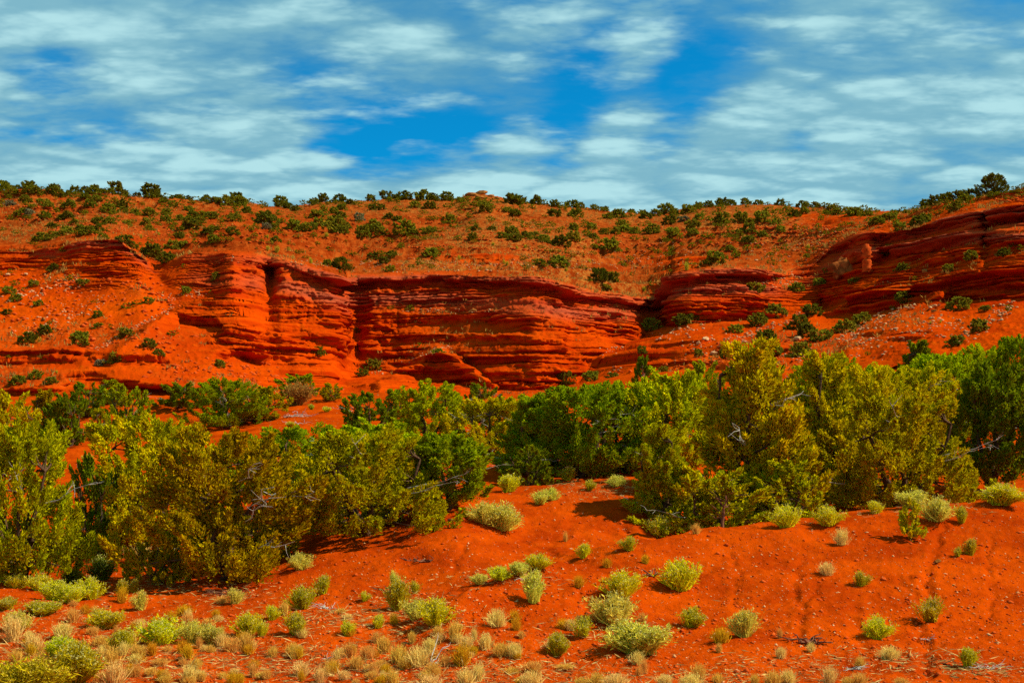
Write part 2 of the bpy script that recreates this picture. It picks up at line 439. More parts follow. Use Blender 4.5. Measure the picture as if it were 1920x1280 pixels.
# the plain that carries on around the place to the horizon
ang = np.linspace(0, 2 * np.pi, 97)[:-1]
vs, fs = [], []
for r in (0.0, 60, 400, 4000):
    for a in ang: vs.append((r * math.cos(a), r * math.sin(a), -0.35))
for k in range(3):
    for i in range(96):
        j = (i + 1) % 96
        fs.append((k * 96 + i, (k + 1) * 96 + i, (k + 1) * 96 + j, k * 96 + j))
link('plain', mesh_from('plain', vs, fs, M_SOIL, np.zeros(len(vs))), kind='structure', label='flat red plain reaching to the horizon')

# ------------------------------------------------------------------ terrain: cliffs and hillside
UH = np.concatenate([np.linspace(-1500, -60, 70), np.arange(-57, 1980, 2.0), np.linspace(1985, 3400, 70)])
NR = 350
def ln(pts): 
    a = np.array(sorted(pts), float); return lambda u: pchip(a[:, 0], a[:, 1], u)
def lnl(pts):
    a = np.array(sorted(pts), float); return lambda u: np.interp(u, a[:, 0], a[:, 1])
toe_v = ln([(-1500,760),(0,747),(200,742),(400,736),(600,740),(700,738),(930,744),(1060,737),(1200,703),(1400,692),(1600,690),(1700,668),(1920,638),(3400,600)])
toe_y = ln([(-1500,84),(0,86),(300,88),(600,92),(940,97),(1200,95),(1500,88),(1700,84),(1920,78),(3400,74)])
foot_v = ln([(-1500,580),(0,560),(120,548),(260,545),(330,590),(420,645),(480,684),(560,700),(640,706),(700,694),(850,716),(960,733),(1060,724),(1130,672),(1180,640),(1240,612),(1340,604),(1440,594),(1530,590),(1600,592),(1700,572),(1800,566),(1920,562),(3400,540)])
foot_y = ln([(-1500,118),(0,113),(120,114),(260,111),(330,107.5),(420,103),(480,101.5),(560,103),(620,105),(645,112),(700,116),(850,112),(960,106),(1060,107),(1180,119),(1240,125),(1300,119),(1440,120),(1530,121),(1600,116),(1700,109),(1920,98),(3400,90)])
rim_v = ln([(-1500,480),(0,470),(60,474),(120,464),(150,452),(190,449),(222,452),(262,480),(300,506),(330,492),(350,480),(400,476),(500,481),(540,488),(580,499),(620,511),(638,521),(660,516),(700,515),(800,512),(870,512),(940,515),(1000,519),(1060,532),(1100,542),(1160,553),(1230,561),(1250,540),(1264,514),(1300,506),(1400,504),(1450,510),(1500,500),(1560,460),(1620,434),(1700,430),(1740,420),(1800,400),(1850,392),(1920,385),(3400,350)])
rim_y = ln([(-1500,142),(0,131),(120,127),(190,124),(222,123),(262,122.5),(300,123),(335,121),(400,118.5),(440,116.5),(480,117),(505,121),(530,117.5),(580,116.5),(620,115.5),(640,116),(652,126.5),(700,127.5),(800,126),(870,124),(940,121),(1000,118.5),(1060,118.5),(1100,121),(1160,125),(1235,129),(1258,125),(1300,123.5),(1400,125),(1440,128),(1500,133),(1560,134),(1620,128),(1740,122),(1850,115),(1920,112),(3400,100)])
sky_v = ln([(-1500,345),(-200,350),(0,354),(60,352),(90,354),(125,362),(200,363),(260,370),(330,371),(400,378),(470,381),(510,388),(540,389),(600,379),(700,376),(760,373),(850,374),(875,369),(900,366),(930,371),(960,377),(1000,382),(1060,387),(1130,391),(1200,394),(1260,393),(1300,389),(1360,384),(1440,384),(1500,387),(1600,392),(1680,397),(1715,392),(1760,376),(1830,364),(1870,359),(1920,352),(2200,330),(3400,300)])
sky_y = ln([(-1500,215),(0,205),(400,212),(540,225),(900,225),(1260,230),(1600,215),(1670,205),(1700,180),(1735,152),(1800,146),(1920,142),(3400,130)])
tt = np.linspace(0, 1, NR)
TV, RV, SV, FV = (f(UH) for f in (toe_v, rim_v, sky_v, foot_v))
# rows: share between toe..foot..rim..sky so that cliffs get most rows
b0, b1, b2 = 0.26, 0.68, 1.0
t = tt[:, None]
top = np.where(t < b0, TV + 14 + (FV - TV - 14) * (t / b0), np.where(t < b1, FV + (RV - FV) * ((t - b0) / (b1 - b0)), RV + (SV - RV) * ((t - b1) / (b2 - b1))))
VH = top
UG = np.broadcast_to(UH, VH.shape)
inv = lambda f: 1.0 / f(UH)
IT, IF_, IR, IS = inv(toe_y), inv(foot_y), inv(rim_y), inv(sky_y)
def gsm(a, w):
    k = np.exp(-(np.arange(-3 * w, 3 * w + 1) / w) ** 2); k /= k.sum()
    return np.convolve(np.pad(a, 3 * w, 'edge'), k, 'valid')
BY = gsm(rim_y(UH), 70) + 9.0
BV = np.minimum(gsm(RV, 36) - 16, RV - 8); BV = np.maximum(BV, SV + 6)
IB = 1.0 / BY
def seg(va, ia, vb, ib): return ia + (ib - ia) * (VH - va) / (vb - va)
IY = np.where(t < b0, seg(TV, IT, FV, IF_), np.where(t < b1, seg(FV, IF_, RV, IR), np.where(VH > BV, seg(RV, IR, BV, IB), seg(BV, IB, SV, IS))))
YH = 1.0 / IY

def tap(u, a, b, w): return smooth(u, a, a + w) * smooth(u, b, b - w)
def band(toppts, botpts, amp, relax=10, w=25):
    a, b = lnl(toppts), lnl(botpts)
    u0, u1 = min(p[0] for p in toppts), max(p[0] for p in toppts)
    n = 5 * vnoise(UG * 0.021, UG * 0 + toppts[0][1], None, 5) + 2.5 * vnoise(UG * 0.09, UG * 0 + toppts[0][1], None, 6)
    vt, vb = a(UG) + n * 0.5, b(UG) + n * 0.5
    s = np.clip((VH - vt) / np.maximum(vb - vt, 2), 0, 1)
    off = amp * (2 * s - 1)
    off = np.where(VH < vt, -amp * np.exp(-(vt - VH) / relax), np.where(VH > vb, amp * np.exp(-(VH - vb) / (relax * 1.5)), off))
    wall = smooth(VH, FV + 6, FV - 14) * smooth(VH, RV - 2, RV + 10)
    return off * tap(UG, u0, u1, w) * (1 - 0.55 * wall)
def ridge(pts, amp, width=8, fade=70, w=40):
    """a spur in front of what lies behind it: below its crest line the surface is nearer"""
    e = lnl(pts)(UG) + 3 * vnoise(UG * 0.05, UG * 0 + pts[0][0], None, 8)
    u0, u1 = pts[0][0], pts[-1][0]
    s = smooth(VH, e - width * 0.3, e + width) * np.exp(-np.clip(VH - e - width, 0, 999) / fade)
    return -amp * s * tap(UG, u0, u1, w)
def dome(u, v, su, sv, a): return -a * np.exp(-((UG - u) / su) ** 2 - ((VH - v) / sv) ** 2)

O = np.zeros_like(YH)
O += dome(250, 722, 150, 20, 2.6) + dome(610, 705, 80, 26, 3.0) + dome(470, 640, 90, 40, 2.5) + dome(436, 540, 24, 60, 2.0)
O += dome(445, 600, 55, 45, 2.0) + dome(60, 700, 90, 14, 1.6) + dome(1230, 660, 120, 18, 1.6) + dome(1660, 640, 120, 36, 2.5) + dome(1000, 640, 55, 60, 1.6) + dome(880, 640, 60, 30, 1.0)
O += dome(668, 610, 16, 70, -3.2) + dome(1215, 575, 20, 38, -3.0) + dome(508, 515, 11, 42, -2.6) + dome(1545, 570, 22, 26, -2.4) + dome(1660, 470, 18, 30, -2.5) + dome(1850, 430, 10, 60, -2.0) + dome(1075, 600, 14, 60, -1.2) + dome(1145, 610, 10, 40, -1.0)
# benches and ledges
O += band([(690,588),(740,584),(820,588),(900,582),(960,584),(1010,592)], [(690,640),(760,612),(860,604),(960,612),(1010,625)], 1.7, 8)
O += band([(680,622),(800,622),(960,624),(1060,640)], [(680,650),(800,640),(960,640),(1060,655)], 1.1, 6)
O += band([(690,650),(800,652),(980,668),(1080,680)], [(690,668),(800,668),(980,690),(1080,700)], 1.0, 6)
O += band([(860,690),(960,694),(1080,700)], [(860,735),(960,740),(1080,728)], 1.8, 8)
O += band([(560,618),(640,630),(720,648)], [(560,636),(640,650),(720,668)], 1.2, 6)
O += band([(110,462),(150,452),(190,449),(225,453),(262,478),(300,503)], [(110,500),(200,496),(262,500),(300,512)], 1.7, 8)
O += band([(105,500),(200,497),(300,508),(335,530)], [(105,516),(200,522),(300,530),(335,550)], 1.5, 8)
O += band([(-80,464),(0,462),(60,468),(120,470)], [(-80,480),(0,480),(120,486)], 1.2, 6)
O += band([(-80,484),(0,484),(130,488)], [(-80,500),(0,500),(130,506)], 1.1, 6)
O += band([(330,585),(360,592),(420,600)], [(330,604),(420,616)], 1.4, 7, 15)
O += band([(395,612),(470,620),(555,632)], [(395,634),(470,644),(555,654)], 1.6, 8)
O += band([(395,645),(480,650),(560,662)], [(395,668),(480,674),(560,682)], 1.5, 8)
O += band([(-80,652),(0,655),(90,660),(170,652)], [(-80,690),(0,686),(90,686),(170,690)], 1.6, 8)
O += band([(150,656),(250,664),(330,672)], [(150,680),(250,690),(330,684)], 1.0, 7)
O += band([(105,705),(180,700),(300,718),(420,740)], [(105,722),(180,716),(300,734),(420,752)], 1.3, 8)
O += band([(0,726),(120,728)], [(0,742),(120,742)], 0.9, 6)
O += band([(480,690),(600,684),(700,728)], [(480,722),(600,715),(700,742)], 1.2, 9)
O += band([(1258,528),(1350,530),(1450,534)], [(1258,545),(1350,548),(1450,548)], 0.9, 6)
O += band([(1255,565),(1340,562),(1400,556),(1445,562)], [(1255,600),(1340,600),(1445,590)], 1.4, 7)
O += band([(1200,630),(1260,636),(1340,640)], [(1200,648),(1260,652),(1340,652)], 1.2, 6)
O += band([(1180,668),(1260,680),(1330,676),(1420,686)], [(1180,690),(1260,700),(1330,700),(1420,704)], 1.4, 8)
O += band([(1330,648),(1400,652),(1460,660)], [(1330,662),(1400,668),(1460,676)], 1.2, 6)
O += band([(1500,694),(1560,690),(1640,702),(1720,700)], [(1500,712),(1560,716),(1640,722),(1720,716)], 1.8, 8)
O += band([(1560,460),(1620,456),(1660,452)], [(1560,484),(1660,486)], 1.4, 8, 12)
O += band([(1620,436),(1700,432),(1740,421),(1800,402),(1850,394),(1960,386)], [(1620,450),(1700,446),(1740,436),(1800,424),(1850,424),(1960,420)], 2.0, 6)
O += band([(1640,458),(1720,452),(1780,440),(1860,436),(1960,432)], [(1640,474),(1720,470),(1780,458),(1860,456),(1960,460)], 1.6, 6)
O += band([(1690,480),(1760,472),(1830,466)], [(1690,500),(1760,496),(1830,482)], 1.5, 6)
O += band([(1590,538),(1640,540),(1720,542),(1760,522),(1830,512),(1900,500),(1980,490)], [(1590,562),(1640,562),(1720,556),(1760,548),(1830,542),(1980,538)], 1.9, 7)
O += band([(1590,556),(1680,566),(1760,556),(1900,548),(1980,546)], [(1590,588),(1680,580),(1760,572),(1900,566),(1980,562)], 1.2, 7)
O += band([(1600,628),(1700,616),(1770,620)], [(1600,634),(1700,626),(1770,628)], 0.6, 5)
O += band([(1440,405),(1500,402),(1580,406),(1640,410)], [(1440,416),(1500,412),(1580,420),(1640,424)], 0.9, 6)
O += band([(860,474),(900,470),(960,474)], [(860,486),(900,486),(960,488)], 1.0, 6)
O += band([(1160,484),(1220,482),(1290,488),(1330,484)], [(1160,496),(1220,500),(1290,504),(1330,500)], 1.2, 6)
O += band([(740,460),(800,456),(920,452)], [(740,468),(800,466),(920,462)], 0.9, 6)
O += band([(1250,446),(1330,448),(1380,450)], [(1250,454),(1330,458),(1380,458)], 1.2, 6)
# spurs
O += ridge([(690,720),(740,690),(790,660),(820,645),(850,658),(890,690),(940,728)], 5.5, 9, 60, 25)
O += ridge([(1090,690),(1130,662),(1200,640),(1250,622),(1330,606),(1400,604)], 3.0, 7, 50)
O += ridge([(1330,650),(1400,640),(1450,622),(1500,600),(1560,570),(1610,556)], 3.0, 7, 60)
O += ridge([(1560,655),(1610,625),(1660,596),(1700,575),(1745,548),(1790,535)], 4.0, 7, 70)
O += ridge([(190,660),(240,640),(290,600),(330,578),(400,552),(440,540)], 2.6, 8, 60)
O += ridge([(1590,560),(1640,525),(1700,495),(1760,470),(1800,465)], 1.6, 7, 40)
YH = YH + O
XH = (UG - U0) / F * YH
ZH = (V0 - VH) / F * YH
# steepness of the broad shape
dy = np.gradient(YH, axis=0); dz = np.gradient(ZH, axis=0)
ang_ = np.degrees(np.arctan2(dz, np.maximum(dy, -0.5 * np.abs(dz))))
steep = smooth(ang_, 24, 46)
k = 3
for _ in range(3):
    p = np.pad(steep, ((k, k), (k, k)), 'edge')
    steep = sum(p[i:i + steep.shape[0], k:-k] for i in range(2 * k + 1)) / (2 * k + 1)
    p = np.pad(steep, ((0, 0), (k, k)), 'edge')
    steep = sum(p[:, i:i + steep.shape[1]] for i in range(2 * k + 1)) / (2 * k + 1)
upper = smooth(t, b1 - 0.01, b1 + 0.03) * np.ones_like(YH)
# broad lumps on the slopes
YH = YH + (1 - steep) * (1.6 * fbm(XH * 0.06, ZH * 0.12, YH * 0.03, 41, 3) + 0.5 * fbm(XH * 0.3, ZH * 0.5, YH * 0.15, 47, 3))
# strata: layers of unequal hardness, slightly tilted and warped
rs = np.random.RandomState(11)
zt = np.arange(-8, 80, 0.02); prof = np.zeros_like(zt); terz = zt.copy(); lidx = np.zeros_like(zt); zc = -8.0; li_ = 0
while zc < 80:
    th = rs.choice([0.18, 0.28, 0.42, 0.6, 0.95], p=[.26, .30, .24, .14, .06]) * rs.uniform(.8, 1.25); pr = rs.uniform(-0.4, 0.65) if rs.uniform() > .16 else -1.25
    m_ = (zt >= zc) & (zt < zc + th); f = (zt[m_] - zc) / th
    prof[m_] = pr + 0.55 * (1 - np.abs(2 * f - 1.05) ** 5) - (0.75 if th > .25 else .3) * (f < 0.22)
    lidx[m_] = li_; li_ += 1
    terz[m_] = zc + th * (0.12 * f + 0.88 * np.clip((f - .45) / .42, 0, 1))
    zc += th
terz2 = zt.copy(); zc = -8.0
while zc < 80:
    th = rs.choice([0.5, 0.8, 1.2, 1.8]) * rs.uniform(.8, 1.2); m_ = (zt >= zc) & (zt < zc + th); f = (zt[m_] - zc) / th
    terz2[m_] = zc + th * (0.15 * f + 0.85 * np.clip((f - .5) / .36, 0, 1)); zc += th
warp = 0.45 * fbm(XH * 0.035, YH * 0.05, None, 61, 3) + 0.16 * fbm(XH * 0.5, YH * 0.4, None, 63, 2) + 0.012 * XH
zs_ = ZH + warp
S = np.interp(zs_, zt, prof)
var = 0.55 + 1.0 * fbm(XH * 0.2, zs_ * 0.7, None, 71, 3)
flute = 0.7 * fbm(XH * 0.13, YH * 0.08, ZH * 0.05, 81, 2) + 0.5 * fbm(XH * 0.45, YH * 0.1, ZH * 0.12, 82, 2)
lay_ = lidx[np.clip(((zs_ + 8) / 0.02).astype(int), 0, len(zt) - 1)]
bw = 0.9 + 2.9 * _hash(lay_, lay_ * 0, lay_ * 0, 141)
bx = (XH + .7 * YH) / bw + 7.3 * _hash(lay_, lay_ * 0 + 3, lay_ * 0, 142) + 0.25 * vnoise(XH * .9, lay_ * 1.7, None, 143)
block = _hash(np.floor(bx), lay_, lay_ * 0, 144) - 0.5
bedge = np.minimum(bx - np.floor(bx), 1 - (bx - np.floor(bx))) * bw
block = block * smooth(fbm(XH * .2, ZH * .6, YH * .1, 146, 2), -.5, .2) - 0.3 * smooth(bedge, 0.12, 0.0) * (_hash(np.floor(bx), lay_, lay_ * 0, 147) > .45)
joint = np.abs(vnoise(XH * 0.42 + 0.25 * ZH * 0.1, np.floor(zs_ * 0.55) * 3.7, None, 83))
jn = smooth(joint, 0.10, 0.0)
lface = vnoise((XH + .7 * YH) * 0.35, lay_ * 5.31, None, 151) + 0.6 * vnoise((XH + .7 * YH) * 1.1, lay_ * 3.17, None, 152)
crag = 1 - 2 * np.abs(vnoise(XH * 0.9 + .4 * YH, ZH * 1.3, None, 153)); crag = crag + 0.6 * (1 - 2 * np.abs(vnoise(XH * 2.3 + YH, ZH * 3.1, None, 154)))
rgt = 1 + 0.9 * smooth(UG, 1540, 1640)
hill_d = -0.34 * lface * rgt - 0.22 * crag * rgt - S * 0.80 * np.clip(var, 0.1, 1.3) * (1 + 0.7 * smooth(UG, 1560, 1680))
dr0 = (VH - RV) / F * YH + 0.25 * vnoise(XH * .5, XH * 0, None, 161)
capd = 0.85 * smooth(dr0, -0.15, 0.05) * smooth(dr0, 0.75, 0.65) - 0.75 * smooth(dr0, 0.65, 0.8) * smooth(dr0, 1.9, 1.4)
capd = capd * smooth(UG, 330, 350) * np.clip(0.75 + 0.8 * vnoise(XH * .12, XH * 0, None, 162), .2, 1.2)
hill_d = hill_d - capd - 1.5 * flute - 0.42 * block + 0.30 * jn - 0.30 * fbm(XH * 1.3, ZH * 2.2, YH * .5, 91, 3) - 0.12 * fbm(XH * 4, ZH * 6, YH, 92, 2)
fx = np.gradient(YH, axis=1) / np.maximum(np.gradient(XH, axis=1), 1e-3)
for _ in range(2):
    p = np.pad(fx, ((4, 4), (3, 3)), 'edge')
    fx = sum(p[i:i + fx.shape[0], 3:-3] for i in range(9)) / 9
    p = np.pad(fx, ((0, 0), (3, 3)), 'edge')
    fx = sum(p[:, i:i + fx.shape[1]] for i in range(7)) / 7
fx = np.clip(fx, -3.5, 3.5); fn = np.sqrt(1 + fx * fx)
XH = XH - steep * hill_d * fx / fn
YH = YH + steep * hill_d / fn
# painted outcrops on gentler ground: bedrock stepping up in ledges
def spot(u, v, su, sv): return np.exp(-(np.abs((UG - u) / su) ** 3) - (np.abs((VH - v) / sv) ** 3))
outc = np.zeros_like(YH)
for a_ in [(480,610,110,75),(600,690,120,45),(440,540,70,55),(250,722,170,26),(60,668,170,22),(240,672,120,18),(820,700,120,45),(1220,668,150,38),(1400,668,100,26),(1640,705,130,16),
           (200,490,110,45),(40,484,110,22),(1360,560,120,55),(1560,540,80,60),(1760,470,200,70),(1750,560,200,30),(1290,490,90,20),(910,478,80,14),(1540,412,110,14),(1660,625,110,12),(380,600,70,20),(1000,720,110,26),(100,736,90,14),(1850,395,120,30),(1180,640,80,30)]:
    outc = np.maximum(outc, spot(*a_))
outc = outc * np.maximum(smooth(fbm(XH * 0.12, ZH * 0.35, None, 131, 3), -0.55, 0.05), 0.8 * smooth(UG, 1440, 1560))
ZH = ZH + (1 - steep) * outc * (np.interp(zs_, zt, terz2) - zs_) * 1.0 * np.clip(0.7 + 0.6 * lface, 0.2, 1.2)
YH = YH - (1 - steep) * outc * (0.5 * S + 0.5 * block)
slope = (1 - steep) * (1 - 0.85 * outc)
T_ = 2.3
q = (ZH + 1.2 * warp) / T_; fr = q - np.floor(q)
ter = (smooth(fr, 0.80, 0.98) - fr)
tm = smooth(fbm(XH * 0.045, YH * 0.03, None, 101, 3), -0.15, 0.35)
ZH = ZH + slope * (1.5 * ter * tm * upper + 0.55 * ter * tm * (1 - upper))
ZH = ZH + slope * (0.20 * fbm(XH * 0.5, YH * 0.5, None, 103, 4) + 0.10 * np.clip(fbm(XH * 3.2, YH * 2.4, None, 105, 2), 0, 1) * 2)
# material masks: bare rock, dry grass, pinkish cap beds
grassm = upper * (0.30 + 0.9 * smooth(fbm(XH * 0.05, YH * 0.04, None, 111, 3), -0.1, 0.5)) * smooth(t, b1 - 0.01, b1 + 0.04)
grassm = grassm * (0.55 + 0.6 * smooth(UG, 560, 720) * smooth(UG, 1750, 1300)) + 0.5 * upper * smooth(t, 0.9, 1.0)
rimg = np.exp(-(np.clip(RV - VH, -4, 99) / 9.0) ** 2) * (VH < RV + 2) * smooth(fbm(UG * 0.02, UG * 0, None, 117, 2), -0.3, 0.3)
lowg = (1 - upper) * slope * 0.35 * smooth(fbm(XH * 0.1, YH * 0.1, None, 113, 3), 0.0, 0.4)
grassm = np.clip(np.maximum(np.maximum(grassm * slope, rimg * 0.9), lowg), 0, 1)
dr = (VH - RV) / F * YH
pink = np.exp(-((dr - 2.3 - 0.7 * fbm(XH * 0.08, XH * 0, None, 121, 2)) / 0.7) ** 2) * smooth(UG, 330, 380) * (smooth(UG, 1700, 1500) + 0.8 * smooth(UG, 1600, 1650)) * steep * 0.8
capm = np.clip(np.exp(-((dr - 0.3) / 0.6) ** 2) * 0.7 * steep + pink + 0.5 * steep * smooth(UG, 1640, 1720) * smooth(VH, 470, 440), 0, 1)
# back of the hill behind the skyline
bk = [(12, -0.6), (40, -4), (120, -22), (300, -52)]
XR, YR, ZR = [XH], [YH], [ZH]
for d_, h_ in bk:
    y_ = YH[-1] + d_
    XR.append(((UH - U0) / F * y_)[None]); YR.append(y_[None]); ZR.append((np.maximum(ZH[-1] + h_, -5))[None])
XR, YR, ZR = (np.concatenate(a) for a in (XR, YR, ZR))
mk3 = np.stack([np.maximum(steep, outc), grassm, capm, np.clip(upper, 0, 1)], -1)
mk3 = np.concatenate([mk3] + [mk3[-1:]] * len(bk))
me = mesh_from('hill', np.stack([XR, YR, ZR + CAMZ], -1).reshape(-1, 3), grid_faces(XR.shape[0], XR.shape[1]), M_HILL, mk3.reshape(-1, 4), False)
link('hill', me, kind='structure', label='banded red cliffs and terraced hillside under the skyline')
VHF = V0 - F * ZH / YH
UHF = U0 + F * XH / YH
def hill_hit(u, v):
    i = int(np.clip(np.searchsorted(UH, u), 1, len(UH) - 1))
    vv = VHF[:, i]
    j = np.where(vv <= v)[0]
    j = int(j[0]) if len(j) else NR - 1
    return np.array((XH[j, i] + (u - UHF[j, i]) / F * YH[j, i], YH[j, i], ZH[j, i] + CAMZ)), slope[j, i]
# ------------------------------------------------------------------ plant builders (each gives meshes that copies share)
def unit(a): return a / np.maximum(np.linalg.norm(a, axis=-1, keepdims=True), 1e-9)
def sprays(p, d, L, w, rng, fins=3):
    """short leafy sprays: fins of triangles round an axis. returns verts, faces"""
    n = len(p)
    r = unit(rng.normal(size=(n, 3))); s = unit(np.cross(d, r)); b = np.cross(d, s)
    V = np.zeros((n, 2 + fins, 3)); V[:, 0] = p; V[:, 1] = p + d * L[:, None]
    for k in range(fins):
        a = 2 * math.pi * k / fins + rng.uniform(-.5, .5, n)
        V[:, 2 + k] = p + d * (L * rng.uniform(.35, .6, n))[:, None] + (s * np.cos(a)[:, None] + b * np.sin(a)[:, None]) * w[:, None]
    base = (np.arange(n) * (2 + fins))[:, None]
    Fc = np.stack([np.concatenate([base, base + 2 + k, base + 1], 1) for k in range(fins)], 1).reshape(-1, 3)
    return V.reshape(-1, 3), Fc

def tubes(paths, sides=5):
    vs, fs, o = [], [], 0
    for pts, rad in paths:
        pts = np.asarray(pts, float); n = len(pts)
        tg = unit(np.gradient(pts, axis=0))
        ref = np.array([0.3, 0.2, 1.0]) if abs(tg[0][2]) < 0.9 else np.array([1.0, 0.2, 0.1])
        s = unit(np.cross(tg, ref)); b = np.cross(tg, s)
        for i in range(n):
            for k in range(sides):
                a = 2 * math.pi * k / sides
                vs.append(pts[i] + rad[i] * (s[i] * math.cos(a) + b[i] * math.sin(a)))
        for i in range(n - 1):
            for k in range(sides):
                j = (k + 1) % sides
                fs.append((o + i * sides + k, o + i * sides + j, o + (i + 1) * sides + j, o + (i + 1) * sides + k))
        o += n * sides
    return np.array(vs), np.array(fs)

def wig(p0, p1, n, amp, rng, sag=0.0):
    t = np.linspace(0, 1, n)[:, None]
    p = np.asarray(p0) * (1 - t) + np.asarray(p1) * t
    p[1:-1] += rng.normal(size=(n - 2, 3)) * amp
    p[:, 2] -= sag * np.sin(t[:, 0] * math.pi)
    return p

def make_juniper(seed, shape, plumes, nspray, slen, H=1.0, W=1.0, dead=0, trunk=True, low=0.05, stems=4):
    """unit-height tree; envelope H x W; returns (crown, trunk, dead) meshes"""
    rng = np.random.RandomState(seed)
    lob = rng.uniform(0, 6.28, 6)
    C, A = [], []
    def env(h):
        if shape == 'bush': w = np.sqrt(np.clip(1 - h ** 2.2, 0, 1)) * (0.9 + 0.1 * np.clip(h / .2, 0, 1))
        elif shape == 'cone': w = np.clip(1 - h, 0, 1) ** 0.62 * (0.7 + 0.3 * np.clip(h / .2, 0, 1)) + 0.06 * (1 - h)
        else: w = np.sqrt(np.clip(1 - (2 * np.clip(h, .0, 1) - 0.92) ** 2 / 1.0, 0.02, 1))
        return w
    tries = 0
    while len(C) < plumes:
        h = low + (0.93 - low) * rng.uniform() ** 1.2; az = rng.uniform(0, 6.283)
        rf = 0.35 + 0.62 * rng.uniform() ** 0.55
        lump = 0.80 + 0.22 * math.sin(2 * az + lob[0] + 3 * h) + 0.16 * math.sin(3 * az + lob[1] - 5 * h) + 0.14 * math.sin(7 * h + lob[2] + az)
        r = 0.5 * W * env(h) * rf * min(lump, 1.12)
        C.append((r * math.cos(az), r * math.sin(az), h * H)); A.append(az)
    C = np.array(C); A = np.array(A)
    # trunk and limbs
    paths, dpaths = [], []
    tips = []
    for k in range(stems):
        az = 6.283 * k / stems + rng.uniform(-.5, .5); rr = 0.5 * W * rng.uniform(.25, .6); hh = H * rng.uniform(.5, .82)
        p = wig((rng.uniform(-.03, .03) * W, rng.uniform(-.03, .03) * W, -0.04 * H), (rr * math.cos(az), rr * math.sin(az), hh), 7, 0.018 * H, rng, 0.06 * H)
        paths.append((p, np.linspace(0.032, 0.008, 7) * H)); tips.append(p)
    allp = np.concatenate([p[2:] for p in tips])
    for c in C[:: max(1, len(C) // 46)]:
        q = allp[np.argmin(np.linalg.norm(allp - c, axis=1) + 0.5 * np.maximum(allp[:, 2] - c[2], 0))]
        paths.append((wig(q, c, 4, 0.012 * H, rng), np.linspace(0.009, 0.003, 4) * H))
    for k in range(dead):
        az = rng.uniform(3.6, 5.9); h = rng.uniform(.15, .75) * H; r0 = 0.5 * W * env(h / H)
        d = np.array([math.cos(az), math.sin(az), rng.uniform(-.1, .5)])
        p0 = np.array([math.cos(az) * r0 * .45, math.sin(az) * r0 * .45, h]); p1 = p0 + d * r0 * rng.uniform(.5, .75)
        m = wig(p0, p1, 5, 0.015 * H, rng); dpaths.append((m, np.linspace(0.0042, 0.0014, 5) * H))
        for _ in range(6):
            q = m[rng.randint(1, 5)]; e = q + unit(d + rng.normal(size=3) * .8) * 0.10 * H * rng.uniform(.5, 1.2)
            dpaths.append((wig(q, e, 3, 0.008 * H, rng), np.array([.002, .0014, .0007]) * H))
    # foliage
    n = nspray // plumes
    ax = unit(np.stack([np.cos(A), np.sin(A), np.full_like(A, 1.25)], 1) * np.array([0.75, 0.75, 1.0]) + rng.normal(size=(plumes, 3)) * 0.25)
    pl = rng.uniform(.09, .2, plumes) * H; pr = pl * rng.uniform(.32, .55, plumes)
    t = rng.uniform(0, 1, (plumes, n))
    off = rng.normal(size=(plumes, n, 3)); off = unit(off) * (rng.uniform(0, 1, (plumes, n, 1)) ** .6)
    pos = C[:, None] + ax[:, None] * ((t - .35) * pl[:, None])[..., None] + off * (pr[:, None] * (1.05 - .75 * t))[..., None]
    dr = unit(ax[:, None] * 1.0 + off * 0.8 + rng.normal(size=off.shape) * .35)
    pos, dr = pos.reshape(-1, 3), dr.reshape(-1, 3)
    pos[:, 2] = np.maximum(pos[:, 2], 0.01 * H)
    N = len(pos); L = slen * rng.uniform(.6, 1.35, N); w = L * rng.uniform(.18, .32, N)
    inner = (np.linalg.norm(off.reshape(-1, 3), axis=1) < .55); L = np.where(inner, L * 1.7, L); w = np.where(inner, w * 1.9, w)
    V, Fc = sprays(pos, dr, L, w, rng)
    ptint = np.clip(rng.normal(.45, .28, plumes), 0, 1)
    a = np.clip(np.repeat(ptint, n) + rng.normal(0, .12, N), 0, 1); b = np.clip(rng.normal(.5, .13, N), 0, 1)
    att = np.repeat(np.stack([a, b, a * 0], 1), 5, axis=0)
    crown = mesh_from('crown', V, Fc, M_LEAF, att)
    tv, tf = tubes(paths, 6 if trunk else 4)
    tr = mesh_from('trunk', tv, tf, M_BARK, None, True)
    de = None
    if dpaths:
        de = [mesh_from('dead_branch', *tubes(dpaths[i:i + 7], 4), M_DEAD) for i in range(0, len(dpaths), 7)]
    return crown, tr, de

def make_bush_low(seed, plumes=46, nspray=1100, slen=0.15):
    rng = np.random.RandomState(seed)
    cr, tr, _ = make_juniper(seed, rng.choice(['bush', 'bush', 'round']), plumes, nspray, slen, 1.0, 1.25, 0, False, 0.04, 3)
    return cr

